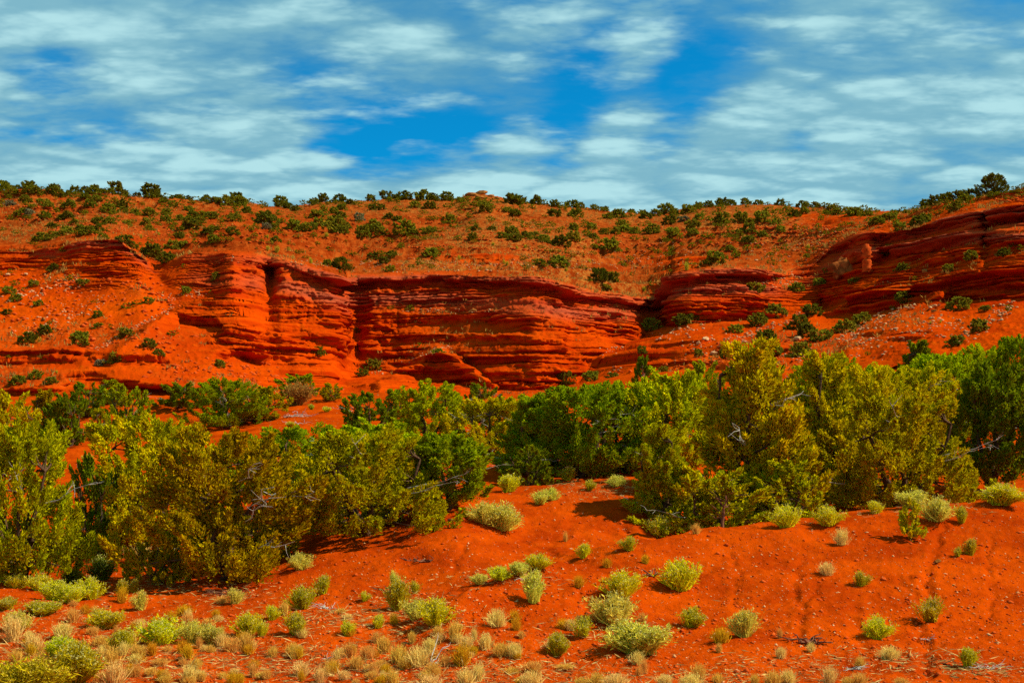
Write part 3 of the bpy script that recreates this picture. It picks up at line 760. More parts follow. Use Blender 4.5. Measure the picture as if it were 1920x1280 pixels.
def make_brush(seed, nst=420, up=0.5, curl=0.15, tipn=1.0, spread=0.95):
    """rabbitbrush: many fine wands fanning from a woody base, seed heads at their ends. unit width about 1, height about .75"""
    rng = np.random.RandomState(seed)
    nbun = int(rng.randint(9, 15)); baz = rng.uniform(0, 6.283, nbun); bth = np.clip(np.abs(rng.normal(0, .62, nbun)) * spread, 0, 1.0); bl = rng.uniform(.72, 1.08, nbun)
    bi = rng.randint(0, nbun, nst); free = rng.uniform(size=nst) < .2
    bd = np.stack([np.sin(bth) * np.cos(baz), np.sin(bth) * np.sin(baz), np.cos(bth)], 1)[bi] + rng.normal(size=(nst, 3)) * .11
    fr_ = np.abs(rng.normal(0, .5, nst)); fa = rng.uniform(0, 6.283, nst)
    bd = np.where(free[:, None], np.stack([np.sin(fr_) * np.cos(fa), np.sin(fr_) * np.sin(fa), np.cos(fr_)], 1), bd); bd[:, 2] = np.abs(bd[:, 2]) + .05; bd = unit(bd)
    th = np.arccos(np.clip(bd[:, 2], -1, 1)); az = np.arctan2(bd[:, 1], bd[:, 0]); blen = np.where(free, .8, bl[bi])
    lob = rng.uniform(0, 6.28, 3)
    L = rng.uniform(.66, 1.0, nst) * 0.76 * blen * (1 - .08 * th)
    d = np.stack([np.sin(th) * np.cos(az), np.sin(th) * np.sin(az), np.cos(th)], 1)
    b0 = rng.normal(size=(nst, 3)) * np.array([.06, .06, .01]); b0[:, 2] = np.abs(b0[:, 2]) - .03
    mid = b0 + d * (L * .55)[:, None]; end = mid + unit(d + np.array([0, 0, up])) * (L * .5)[:, None] + rng.normal(size=(nst, 3)) * .02
    r = unit(rng.normal(size=(nst, 3))); s = unit(np.cross(d, r)) * (0.007 + .004 * rng.uniform(size=(nst, 1)))
    V = np.stack([b0 - s, b0 + s, mid - s, mid + s, end], 1)
    base = (np.arange(nst) * 5)[:, None]
    Fs = np.concatenate([base + np.array([0, 1, 3]), base + np.array([0, 3, 2]), base + np.array([2, 3, 4])])
    at = np.repeat(np.stack([rng.uniform(0, .5, nst), rng.uniform(.1, .8, nst), np.zeros(nst)], 1), 5, axis=0)
    # leaves along the upper half
    m = 5; t = rng.uniform(.55, 1.0, (nst, m, 1))
    lp = np.where(t < .55, b0[:, None] + (mid - b0)[:, None] * (t / .55), mid[:, None] + (end - mid)[:, None] * ((t - .55) / .45)).reshape(-1, 3)
    ld = unit((end - mid)[:, None] + rng.normal(size=(nst, m, 3)) * .22).reshape(-1, 3)
    n = len(lp); lv, lf = sprays(lp, ld, rng.uniform(.07, .15, n), rng.uniform(.008, .016, n), rng, 2)
    la = np.repeat(np.stack([np.clip(t.reshape(-1) - .2 + rng.normal(0, .15, n), 0, 1), rng.uniform(.2, .9, n), np.zeros(n)], 1), 4, axis=0)
    stem = mesh_from('stems', np.concatenate([V.reshape(-1, 3), lv]), np.concatenate([Fs, lf + nst * 5]), M_BRUSH, np.concatenate([at, la]))
    kk = rng.uniform(size=nst) < tipn * 0.85
    q = np.repeat(end[kk], 2, axis=0); n = len(q)
    q = q + rng.normal(size=q.shape) * .014
    hv, hf = sprays(q, unit(np.array([0, 0, .8]) + rng.normal(size=(n, 3)) * .6), rng.uniform(.018, .042, n), rng.uniform(.008, .016, n), rng, 3)
    ha = np.repeat(np.stack([rng.uniform(0, 1, n), rng.uniform(.3, 1, n), np.zeros(n)], 1), 5, axis=0)
    head = mesh_from('seed_heads', hv, hf, M_FLOWER, ha)
    return stem, head

def make_tuft(seed, nb=420, spread=.42, h=.8):
    """dry bunchgrass: fine blades in a dense dome"""
    rng = np.random.RandomState(seed)
    az = rng.uniform(0, 6.283, nb); th = np.clip(np.abs(rng.normal(0, spread, nb)), 0, 1.1)
    L = rng.uniform(.55, 1.0, nb) * h
    d = np.stack([np.sin(th) * np.cos(az), np.sin(th) * np.sin(az), np.cos(th)], 1)
    b0 = rng.normal(size=(nb, 3)) * np.array([.12, .12, .0]); b0[:, 2] = -.02
    mid = b0 + d * (L * .6)[:, None]; end = mid + unit(d + rng.normal(size=(nb, 3)) * .35 + np.array([0, 0, .1])) * (L * .42)[:, None]
    s = unit(np.cross(d, unit(rng.normal(size=(nb, 3))))) * .011
    V = np.stack([b0 - s, b0 + s, mid - s, mid + s, end], 1)
    base = (np.arange(nb) * 5)[:, None]
    Fs = np.concatenate([base + np.array([0, 1, 3]), base + np.array([0, 3, 2]), base + np.array([2, 3, 4])])
    at = np.repeat(np.stack([rng.uniform(0, 1, nb), rng.uniform(.1, .9, nb), np.zeros(nb)], 1), 5, axis=0)
    k = nb // 2; lp = end[:k]; lv, lf = sprays(lp - d[:k] * .05, unit(d[:k] + rng.normal(size=(k, 3)) * .4), rng.uniform(.05, .12, k), rng.uniform(.010, .02, k), rng, 2)
    la = np.repeat(np.stack([rng.uniform(.4, 1, k), rng.uniform(.3, 1, k), np.zeros(k)], 1), 4, axis=0)
    return mesh_from('blades', np.concatenate([V.reshape(-1, 3), lv]), np.concatenate([Fs, lf + nb * 5]), M_STRAW, np.concatenate([at, la]))

def make_rock(seed, sub=2, rough=.28, flat=.7, mat=None, cuts=6):
    import bmesh
    rng = np.random.RandomState(seed)
    bm = bmesh.new(); bmesh.ops.create_icosphere(bm, subdivisions=sub, radius=.5)
    co = np.array([v.co[:] for v in bm.verts])
    for _ in range(cuts):
        n = unit(rng.normal(size=3)); dd = rng.uniform(.25, .42); s = co @ n - dd
        co = co - np.clip(s, 0, None)[:, None] * n
    co = co * (1 + rough * fbm(co[:, 0] * 3 + seed, co[:, 1] * 3, co[:, 2] * 3, seed, 3)[:, None])
    co[:, 2] *= flat
    for v, c in zip(bm.verts, co): v.co = c
    me = bpy.data.meshes.new('stone'); bm.to_mesh(me); bm.free()
    me.materials.append(mat or M_PALE)
    return me

# ------------------------------------------------------------------ junipers in front of and below the cliffs
OLIVE, YELLOW, GREEN, DARK, BROWN, ORANGE, BRIGHT = (0.50, 0.48, 0.003), (0.62, 0.60, 0.003), (0.36, 0.44, 0.004), (0.22, 0.29, 0.005), (0.48, 0.40, 0.002), (0.62, 0.53, 0.002), (0.48, 0.57, 0.003)
BIG = [make_juniper(101, 'bush', 230, 38000, .021, 1, 1.15, 4, stems=5), make_juniper(102, 'bush', 260, 42000, .0205, 1, 1.5, 3, stems=5),
       make_juniper(103, 'cone', 210, 36000, .020, 1, .75, 4, stems=3), make_juniper(104, 'bush', 230, 38000, .021, 1, 1.3, 5, stems=4),
       make_juniper(105, 'round', 210, 33000, .022, 1, 1.0, 3, stems=4, low=.1)]
MID = [make_juniper(201, 'bush', 100, 9500, .038, 1, 1.3, 2, stems=4), make_juniper(202, 'cone', 80, 7500, .038, 1, .9, 1, stems=3), make_juniper(203, 'round', 90, 8500, .038, 1, 1.15, 1, stems=4), make_juniper(204, 'bush', 100, 9500, .038, 1, 1.6, 2, stems=4)]
SHW = {id(BIG[0]): 1.15, id(BIG[1]): 1.5, id(BIG[2]): .75, id(BIG[3]): 1.3, id(BIG[4]): 1.0, id(MID[0]): 1.3, id(MID[1]): .9, id(MID[2]): 1.15, id(MID[3]): 1.6}
def tree(u, vb, vt, w, y, src, tint, label, rz=0.0, group='juniper trees on the flat'):
    x, yy, z = fg_pt(u, y)
    vbase = V0 - F * (z - CAMZ) / y
    h = (max(vb, vbase) - vt) / F * y if abs(vb - vbase) > 12 else (vb - vt) / F * y
    zz = z
    h = (V0 - vt) / F * y - (z - CAMZ)          # top at the photographed height
    s = 1.22 * w / F * y / SHW[id(src)]
    h *= 1.02
    root = link('juniper_tree', None, label=label, cat='tree', group=group, loc=(x, yy, zz), rz=rz, scale=(s * 1.04, s * 1.04, h))
    root.empty_display_size = 0.3
    link('crown', src[0], root, color=tint); link('trunk', src[1], root)
    for d_ in (src[2] or []): link('dead_branch', d_, root)
    return root
B0, B1, B2, B3, B4 = BIG; M0, M1, M2, M3 = MID
TREES = [
 (32,1085,795,225,31,B0,OLIVE,'large olive juniper at the left edge of the picture with bare grey branches',0.3),
 (425,1085,812,320,31,B3,BROWN,'wide brown-tinged juniper with a dark hollow at its foot, left of centre',1.1),
 (292,1085,1000,120,30.5,M3,BROWN,'low spreading juniper bough mass at the dark foot of the brown juniper',2.0),
 (680,1010,808,330,34,B1,OLIVE,'broad olive juniper with several slanting stems above the bare red slope',0.4),
 (842,985,818,170,35.5,B4,GREEN,'green juniper at the right end of the clump beside the pale rabbitbrush',2.2),
 (300,960,786,300,38,B1,YELLOW,'yellow-green juniper rising behind the brown juniper',3.3),
 (182,985,858,100,36.5,M0,DARK,'dark green juniper between the left edge juniper and the brown one',0.9),
 (560,960,800,230,42,B3,GREEN,'green juniper showing between the brown and the broad olive junipers',4.0),
 (705,940,797,190,40,B4,BRIGHT,'bright green juniper top just behind the broad olive juniper',5.1),
 (20,830,742,120,56,M2,YELLOW,'yellowish juniper behind the left edge juniper',1.7),
 (85,790,736,80,66,M1,BROWN,'brownish upright juniper beside the dark round one on the red flat',0.2),
 (128,797,738,100,65,M0,DARK,'dark rounded juniper on the red flat left of the littered clearing',2.6),
 (166,772,720,72,78,M2,DARK,'dark juniper below the long orange slickrock dome',0.8),
 (208,757,714,62,82,M1,OLIVE,'small olive juniper directly under the orange slickrock dome',3.8),
 (240,788,725,84,71,M0,GREEN,'green juniper right of the small sapling on the red flat',1.0),
 (186,802,768,36,68,M1,BROWN,'small brownish juniper sapling on the littered clearing',4.4),
 (340,768,718,96,80,M0,DARK,'dark juniper at the left end of the row under the promontory',5.5),
 (425,800,712,135,71,B3,GREEN,'tall green juniper in the middle of the row under the promontory',0.6),
 (487,790,728,90,73,M2,OLIVE,'olive juniper at the right end of the row under the promontory',2.9),
 (562,752,702,84,85,M0,GREEN,'green juniper standing behind the dry tan shrub',3.1),
 (622,760,720,46,82,M2,OLIVE,'small round juniper alone at the toe of the orange slickrock',1.3),
 (690,808,740,130,63,M3,DARK,'dark green juniper beside the clearing with fallen branches',4.7),
 (740,775,732,60,72,M1,GREEN,'slim juniper between the dark one and the gully mouth',2.4),
 (810,832,720,165,58,B3,BRIGHT,'tall light green juniper in front of the small cone-shaped hill',1.9),
 (905,768,722,66,72,M2,DARK,'dark juniper at the right foot of the small cone-shaped hill',0.1),
 (922,832,748,150,56,B0,YELLOW,'dense yellow-olive juniper above the small bare orange patch',5.0),
 (1095,890,722,210,49,B0,GREEN,'large green juniper in the centre at the foot of the cliff bay',0.9),
 (1005,895,742,140,51,B2,GREEN,'upright green juniper on the left flank of the large central one',3.6),
 (1172,888,724,130,51,B4,BRIGHT,'light green juniper on the right flank of the large central one',2.7),
 (992,902,838,110,47,M3,DARK,'low dark juniper shading the crest of the bare red mound',1.5),
 (1262,870,704,160,50,B4,YELLOW,'yellow-olive juniper right of the central group, behind the dead grey branches',4.2),
 (1205,727,672,42,80,M1,DARK,'slim dark juniper standing on the red bank above the central group',0.5),
 (1322,738,684,84,70,M2,GREEN,'round green juniper top left of the tallest orange-tinged juniper',1.2),
 (1238,1002,800,120,37,B2,OLIVE,'open straggly juniper with bare grey limbs at the edge of the red mound',3.0),
 (1412,1002,645,205,39,B2,ORANGE,'tallest orange-tinged juniper, reaching up in front of the banded slope',0.7),
 (1330,1005,880,210,36,M0,OLIVE,'low olive juniper growth at the foot of the tallest juniper',5.7),
 (1545,965,666,140,44,B2,ORANGE,'second tall orange-tinged juniper with a pointed top',2.1),
 (1475,990,870,150,37,M2,OLIVE,'olive juniper growth between the two tall orange-tinged junipers',1.6),
 (1680,962,738,300,41,B1,OLIVE,'very wide olive juniper with grey limbs behind the mound crest',0.0),
 (1640,880,688,190,53,B3,YELLOW,'yellow-green juniper top behind the very wide olive one',4.9),
 (1555,800,674,130,60,B4,BRIGHT,'light green juniper between the tall pointed one and the banded slope',3.9),
 (1705,815,690,150,56,B4,YELLOW,'yellow-green juniper between the stony slope and the very wide olive one',0.15),
 (1600,812,690,130,58,B0,BRIGHT,'light green juniper right of the tall pointed one, touching the yellow-green top',1.05),
 (1862,910,692,175,44,B4,DARK,'dark green full juniper near the right edge of the picture',2.3),
 (1765,820,664,150,57,B0,BRIGHT,'light green juniper below the stony slope on the right',1.4),
 (1845,800,650,140,61,B3,BRIGHT,'bright juniper behind the dark green full one',5.3),
 (1915,790,628,120,60,B0,GREEN,'tall green juniper cut by the right edge of the picture',0.35),
 (1722,715,644,76,70,M1,DARK,'dark pointed juniper on the bank under the stony slope',3.4),
]
for tr_ in TREES: tree(*tr_)

# ------------------------------------------------------------------ rabbitbrush and dry grass in the foreground
BR = [make_brush(301, 330, spread=1.1), make_brush(302, 270, .9, spread=.9), make_brush(303, 380, .3, spread=1.25), make_brush(304, 200, .7), make_brush(305, 560, .4, tipn=1.0, spread=1.2)]
TF = [make_tuft(401), make_tuft(402, 360, .55, .75), make_tuft(403, 300, .35, .95), make_tuft(404, 480, .5, .7)]
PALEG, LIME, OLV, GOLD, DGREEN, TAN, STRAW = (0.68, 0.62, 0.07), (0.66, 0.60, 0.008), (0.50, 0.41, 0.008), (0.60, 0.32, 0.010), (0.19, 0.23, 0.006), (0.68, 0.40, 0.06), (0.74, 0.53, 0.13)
HEADC = {0: (0.64, 0.56, 0.17), 1: (0.60, 0.42, 0.04)}
def ordn(n): return ['', 'first', 'second', 'third', 'fourth', 'fifth', 'sixth', 'seventh', 'eighth', 'ninth', 'tenth', 'eleventh', 'twelfth', 'thirteenth', 'fourteenth', 'fifteenth', 'sixteenth', 'seventeenth', 'eighteenth', 'nineteenth', 'twentieth'][n] if n <= 20 else '%d%s' % (n, 'st' if n % 10 == 1 else 'nd' if n % 10 == 2 else 'rd' if n % 10 == 3 else 'th')
rnd = random.Random(5)
def brush(u, v, w, h, tint, src, label, head=0, nm='rabbitbrush', cat='shrub', group='pale rabbitbrush shrubs'):
    y = fg_hit(u, v); x, yy, z = fg_pt(u, y)
    s = 1.22 * w / F * y; hh = h / F * y / .74
    root = link(nm, None, label=label, cat=cat, group=group, loc=(x, yy, z), rz=rnd.uniform(0, 6.28), scale=(s, s, hh))
    root.empty_display_size = 0.1
    link('stems', src[0], root, color=tint, kind='stuff')
    link('seed_heads', src[1], root, color=HEADC[head], kind='stuff')
    return root
R0, R1, R2, R3, R4 = BR
BRUSH = [
 (908,980,62,40,PALEG,R0,'pale rabbitbrush joined to a larger one beside the green juniper'),
 (942,994,78,52,PALEG,R2,'large pale rabbitbrush with a dark shadow on the bare red slope'),
 (953,922,52,34,LIME,R1,'round rabbitbrush at the left end of the red mound crest below the central junipers'),
 (1012,944,40,28,PALEG,R3,'small pale rabbitbrush on the upper red slope right of the large pair'),
 (1034,938,30,26,PALEG,R0,'whitish rabbitbrush touching the small one on the upper red slope'),
 (1065,900,36,26,LIME,R1,'small rabbitbrush on the mound crest under the large central juniper'),
 (1105,918,26,22,OLV,R3,'little rabbitbrush in the straw litter on the mound crest'),
 (1155,912,34,22,PALEG,R0,'low pale rabbitbrush in the straw litter left of the straggly juniper'),
 (1095,1044,32,28,LIME,R1,'yellow-green rabbitbrush in the gully above the long shrub line'),
 (1180,1031,36,30,OLV,R3,'twiggy rabbitbrush by the gully at the end of the mound crest'),
 (1237,1007,58,38,LIME,R2,'spreading rabbitbrush at the left end of the right-hand mound crest'),
 (1474,988,58,42,LIME,R0,'full rabbitbrush on the mound crest under the second tall juniper'),
 (1506,966,52,36,LIME,R4,'rabbitbrush just behind the mound crest between two full ones'),
 (1552,984,52,38,LIME,R2,'spiky rabbitbrush on the mound crest right of the full one'),
 (1640,962,40,24,LIME,R1,'small bright rabbitbrush behind the crest below the very wide juniper'),
 (1712,952,60,32,PALEG,R4,'pale flowering rabbitbrush behind the little pine sapling'),
 (1757,976,62,46,PALEG,R2,'large pale rabbitbrush right of the little pine sapling'),
 (1803,979,30,32,OLV,R1,'narrow-footed rabbitbrush right of the large pale one on the crest'),
 (1876,946,90,38,LIME,R4,'widest rabbitbrush on the mound crest at the right edge'),
 (1820,1040,30,32,OLV,R1,'rabbitbrush with exposed roots below the right part of the crest'),
 (1796,1042,18,20,OLV,R3,'tiny rabbitbrush just left of the one with exposed roots'),
 (1614,1097,36,30,OLV,R3,'small rabbitbrush in the middle of the bare mound beside a straw-coloured one'),
 (1745,1163,62,50,OLV,R3,'open twiggy rabbitbrush beside the deep rill on the mound'),
 (1644,1196,52,44,LIME,R2,'leaning rabbitbrush with a hollow of shade on its left, low on the mound'),
 (1815,1250,48,38,OLV,R1,'rabbitbrush next to the pile of grey twigs'),
 (1276,1105,78,58,LIME,R0,'big round rabbitbrush on the left flank of the mound'),
 (1295,1175,58,42,OLV,R3,'dark-footed rabbitbrush directly below the big round one'),
 (1395,1193,66,52,PALEG,R1,'pale brushy rabbitbrush with the dry golden bush at its left foot'),
 (1002,1129,58,62,PALEG,R1,'tall forked rabbitbrush with two pale plumes'),
 (1168,1120,76,52,LIME,R0,'yellow-green rabbitbrush stacked above a paler one in mid foreground'),
 (1150,1170,86,60,PALEG,R2,'pale rabbitbrush below the yellow-green one in mid foreground'),
 (1092,1193,48,42,OLV,R3,'thin twiggy rabbitbrush left of the stacked pair'),
 (1044,1228,50,42,OLV,R4,'compact dark-footed rabbitbrush near the bottom centre'),
 (1195,1224,122,60,PALEG,R4,'largest rabbitbrush in the bottom centre, wide with whitish tips'),
 (902,1094,42,22,PALEG,R3,'first rabbitbrush from the left in the line along the gully edge'),
 (936,1086,46,26,LIME,R0,'second rabbitbrush from the left in the line along the gully edge'),
 (972,1077,46,24,PALEG,R4,'whitish rabbitbrush third in the line along the gully edge'),
 (1010,1065,48,28,LIME,R0,'tallest and last rabbitbrush in the line along the gully edge'),
 (815,1169,68,50,LIME,R0,'bright yellow-green rabbitbrush with pale roots at its right foot'),
 (780,1160,52,40,PALEG,R2,'pale rabbitbrush merging with the bright yellow-green one'),
 (746,1142,54,58,OLV,R1,'tall narrow rabbitbrush behind the pale merging one'),
 (739,1102,24,36,PALEG,R3,'slim pale rabbitbrush rising from dead brush'),
 (778,1112,26,26,OLV,R3,'small dull rabbitbrush right of the slim pale one'),
 (711,1176,30,26,LIME,R1,'small lime rabbitbrush left of the bright yellow-green one'),
 (683,1126,22,20,LIME,R3,'tiny lime rabbitbrush alone on red soil left of the dead brush'),
 (606,1112,38,36,OLV,R1,'upright rabbitbrush above a grey dead clump'),
 (567,1141,58,44,OLV,R0,'bushy rabbitbrush left of the grey dead clump'),
 (561,1067,44,32,PALEG,R2,'pale rabbitbrush on open soil right of the brown juniper'),
 (490,1074,44,30,BRIGHT,R2,'fresh green rabbitbrush at the right foot of the brown juniper'),
 (456,1090,48,28,GOLD,R3,'dry golden rabbitbrush touching the fresh green one'),
 (441,1131,40,32,PALEG,R3,'pale rabbitbrush next to the flattened dead brush'),
 (466,1188,58,42,LIME,R0,'dense lime rabbitbrush in the left foreground with a small one at its side'),
 (491,1192,30,28,LIME,R1,'small rabbitbrush leaning on the dense lime one'),
 (510,1161,32,28,LIME,R1,'round lime rabbitbrush behind the dense lime pair'),
 (555,1188,52,42,OLV,R1,'brushy rabbitbrush beside flat reddish stones'),
 (653,1191,36,32,LIME,R3,'small rabbitbrush at the end of the straw mat'),
 (300,1208,80,54,LIME,R2,'large bright rabbitbrush in the left foreground'),
 (362,1204,50,42,PALEG,R0,'pale rabbitbrush right of the large bright one'),
 (398,1206,44,36,PALEG,R4,'second pale rabbitbrush right of the large bright one'),
 (198,1176,66,34,LIME,R4,'low wide rabbitbrush among tan grass at the left'),
 (264,1142,34,40,PALEG,R3,'slender pale rabbitbrush below the two little dark-footed ones'),
 (228,1114,26,30,OLV,R1,'left of two little rabbitbrush in the juniper shade'),
 (252,1110,22,26,OLV,R1,'right of two little rabbitbrush in the juniper shade'),
 (168,1122,50,42,LIME,R0,'right bush of the bright clump under the left junipers'),
 (135,1128,56,34,LIME,R2,'middle bush of the bright clump under the left junipers'),
 (102,1124,52,36,LIME,R4,'left bush of the bright clump under the left junipers'),
 (75,1106,46,32,LIME,R2,'feathery green rabbitbrush below the left edge juniper'),
 (33,1102,40,26,LIME,R0,'round green rabbitbrush at the left edge below the juniper'),
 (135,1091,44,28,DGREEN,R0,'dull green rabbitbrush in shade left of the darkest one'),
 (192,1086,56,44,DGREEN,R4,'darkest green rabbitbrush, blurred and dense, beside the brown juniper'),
 (78,1152,70,26,OLV,R4,'low dark-centred rabbitbrush spreading flat at the left'),
 (12,1142,50,22,OLV,R4,'low rabbitbrush cut by the left edge'),
 (34,1182,56,38,PALEG,R0,'pale round rabbitbrush behind tan grass at the left edge'),
 (228,1220,54,42,OLV,R1,'dark-footed rabbitbrush above the dry orange grass at lower left'),
 (112,1236,80,42,BRIGHT,R4,'green rabbitbrush behind the biggest flowering dome'),
 (140,1282,104,78,OLV,R4,'biggest flowering rabbitbrush dome at lower left'),
 (48,1308,150,72,OLV,R4,'yellow-flowered rabbitbrush filling the lower left corner'),
 (137,1008,36,28,PALEG,R2,'pale rabbitbrush on the red bank between two left junipers'),
 (262,1052,56,34,STRAW,R2,'straw-pale rabbitbrush half hidden under the brown juniper'),
 (165,868,26,16,LIME,R4,'small lime rabbitbrush on the red strip between the left junipers'),
 (164,818,15,11,LIME,R0,'tiny lime rabbitbrush on the littered clearing'),
 (188,812,14,12,LIME,R1,'tiny rabbitbrush at the right of the littered clearing'),
 (140,817,18,9,STRAW,R4,'flat straw-coloured rabbitbrush on the littered clearing'),
 (545,800,17,10,LIME,R4,'tiny pale rabbitbrush by the fallen branches in the clearing'),
 (612,772,17,10,LIME,R4,'tiny pale rabbitbrush left of the dark juniper in the clearing'),
 (584,768,14,11,GREEN,R1,'tiny green shrub between tan shrub and lone round juniper'),
]
for b in BRUSH: brush(*b[:7], head=1 if 'flower' in b[6] and b[0] < 100 else 0)
# dry bunchgrass tufts
TUFT = [(345,1152,36,22,GOLD),(178,1150,18,14,TAN),(136,1166,34,26,TAN),(118,1196,46,32,STRAW),(62,1222,50,32,STRAW),(24,1200,52,44,STRAW),(75,1248,44,30,TAN),(30,1242,36,24,TAN),(190,1210,44,22,TAN),(175,1190,30,20,TAN),(245,1212,34,26,TAN),(262,1180,30,26,STRAW),(210,1252,46,38,TAN),(258,1232,36,30,TAN),(285,1228,30,24,GOLD),(300,1246,40,16,TAN),(345,1222,34,26,GOLD),(415,1212,34,26,STRAW),(436,1222,44,34,TAN),(462,1218,40,32,TAN),
 (215,1284,60,42,STRAW),(355,1278,44,30,STRAW),(368,1250,30,20,TAN),(512,1230,24,24,TAN),(550,1226,36,26,TAN),(565,1266,46,28,STRAW),(600,1278,28,30,STRAW),(625,1256,34,26,TAN),(655,1228,34,30,TAN),(668,1252,38,30,TAN),(690,1236,36,34,TAN),(720,1222,38,32,TAN),(715,1254,34,22,TAN),(700,1262,26,26,TAN),(748,1240,44,38,TAN),(784,1246,58,44,STRAW),(806,1222,34,34,STRAW),(866,1246,44,42,GOLD),(852,1202,34,36,TAN),(876,1216,34,28,STRAW),(835,1246,26,22,TAN),(930,1173,46,38,STRAW),(968,1180,24,26,GOLD),(965,1165,26,24,GOLD),(910,1216,34,38,STRAW),(940,1228,40,30,TAN),(965,1230,36,34,STRAW),
 (896,1276,34,36,STRAW),(872,1284,44,34,STRAW),(812,1270,40,34,TAN),(735,1284,34,36,TAN),(806,1292,60,26,STRAW),(996,1286,56,36,STRAW),(1000,1256,50,22,TAN),(1062,1252,46,10,TAN),(1155,1288,60,32,STRAW),(1120,1282,40,26,TAN),(1090,1286,34,22,TAN),(1196,1244,30,28,STRAW),(1208,1262,18,26,TAN),(1245,1284,40,26,STRAW),(1310,1272,36,34,TAN),(1296,1286,56,28,STRAW),(1345,1280,28,22,TAN),(1415,1282,24,18,TAN),(1450,1284,40,32,TAN),(1478,1280,38,30,STRAW),(1555,1280,38,30,STRAW),(1612,1284,44,22,TAN),(1590,1286,30,22,TAN),(1690,1284,36,18,TAN),
 (1578,1020,34,32,STRAW),(1550,1077,36,30,STRAW),(1352,1204,44,30,GOLD),(1462,1196,16,18,TAN),(1464,1233,26,26,STRAW),(1520,1220,20,20,STRAW),(1668,1237,52,28,STRAW),(1612,1252,24,24,TAN),(1348,1222,16,18,TAN),(1210,1056,20,18,GOLD),(1138,1063,22,18,GOLD),(1140,1092,30,14,GOLD),(1085,1100,30,20,GOLD),(1060,1015,12,22,TAN),(1168,1188,10,18,GOLD),(640,1150,24,14,TAN),(300,1010,20,20,TAN),(1305,1000,22,18,TAN)]
rt = random.Random(77)
for _ in range(130):
    u_ = rt.triangular(-20, 1300, 250); v_ = 1120 + 165 * rt.random() ** .6
    if v_ < 1150 and u_ > 500: continue
    TUFT.append((u_, v_, rt.uniform(16, 34), rt.uniform(12, 26), rt.choice([TAN, TAN, STRAW, GOLD])))
where = lambda u, v: ('along the bottom edge' if v > 1236 else 'in the lower foreground' if v > 1160 else 'on higher slopes')
hue = {GOLD: 'golden', TAN: 'tan', STRAW: 'pale straw-coloured'}
cnt = {}
for (u, v, w, h, tc_) in sorted(TUFT):
    key = (hue[tc_], where(u, v)); cnt[key] = cnt.get(key, 0) + 1
    y = fg_hit(u, v); x, yy, z = fg_pt(u, y)
    s = w / F * y / 1.05
    link('dry_grass_tuft', TF[rnd.randrange(4)], label='%s dry grass tuft, %s from the left of its colour %s' % (key[0], ordn(cnt[key]), key[1]), cat='grass tuft', group='dry grass tufts in the foreground',
         loc=(x, yy, z), rz=rnd.uniform(0, 6.28), scale=(s, s, h / F * y / .78), color=tc_)
# ------------------------------------------------------------------ bushes on the hillside and the cliff benches
K = 330 / 1920.0
def crop(x0, y0, rows): return [(x0 + r[0] * K, y0 + r[1] * K, r[2] * K, r[3] if len(r) > 3 else 'm') for r in rows]
HB = []
HB += crop(0, 330, [(40,112,130,'d'),(165,118,100,'d'),(300,125,190,'d'),(455,150,80,'d'),(600,135,110,'g'),(10,190,140),(130,210,110),(290,200,150),(390,230,110),(170,240,90),(560,250,160,'d'),(700,240,110),(660,170,60),(860,230,90),(20,310,90),(100,330,120,'g'),(260,300,120),(280,330,80),(460,330,120),(740,350,150),(240,430,110),(340,380,100),(520,395,110),(180,460,90),(310,460,120,'g'),(480,470,130),(710,480,160,'d'),(800,160,130,'d'),(920,150,120,'d'),(1020,170,150),(1120,180,110,'d'),(1240,200,210,'d'),(1000,210,110,'d'),(920,270,110),(1050,285,110),(1170,295,90),(1255,290,80),(970,365,130),(1180,400,140),(1320,350,130,'d'),(1430,310,90),(1400,230,60),(1490,215,100,'d'),(1640,200,230,'d'),(1890,200,100,'d'),(1620,250,60),(1780,300,110,'d'),(1880,330,100),(1870,385,80,'d'),(800,540,100),(550,570,110,'d'),(720,590,70),(860,610,110),(1050,605,110,'d'),(1070,540,150,'d'),(1195,520,110),(1300,500,90),(1375,540,110),(1340,410,100),(1460,425,100),(1610,450,150),(1800,430,110),(1800,505,130),(1580,550,120),(1620,600,100),(1735,555,70),(1870,590,80),(1895,500,80,'d'),(440,710,150),(560,690,160),(720,650,140),(940,680,170),(1110,690,120),(1350,730,150,'d'),(1430,780,100),(1630,890,220,'d'),(1820,960,170,'d'),(1870,800,150),(570,1050,120,'d'),(20,1080,60),(120,1065,80),(150,1200,90),(360,1210,130),(260,1260,70),(90,1290,130),(765,1140,80),(895,1200,130),(700,830,80),(20,600,70,'d'),(320,510,70)])
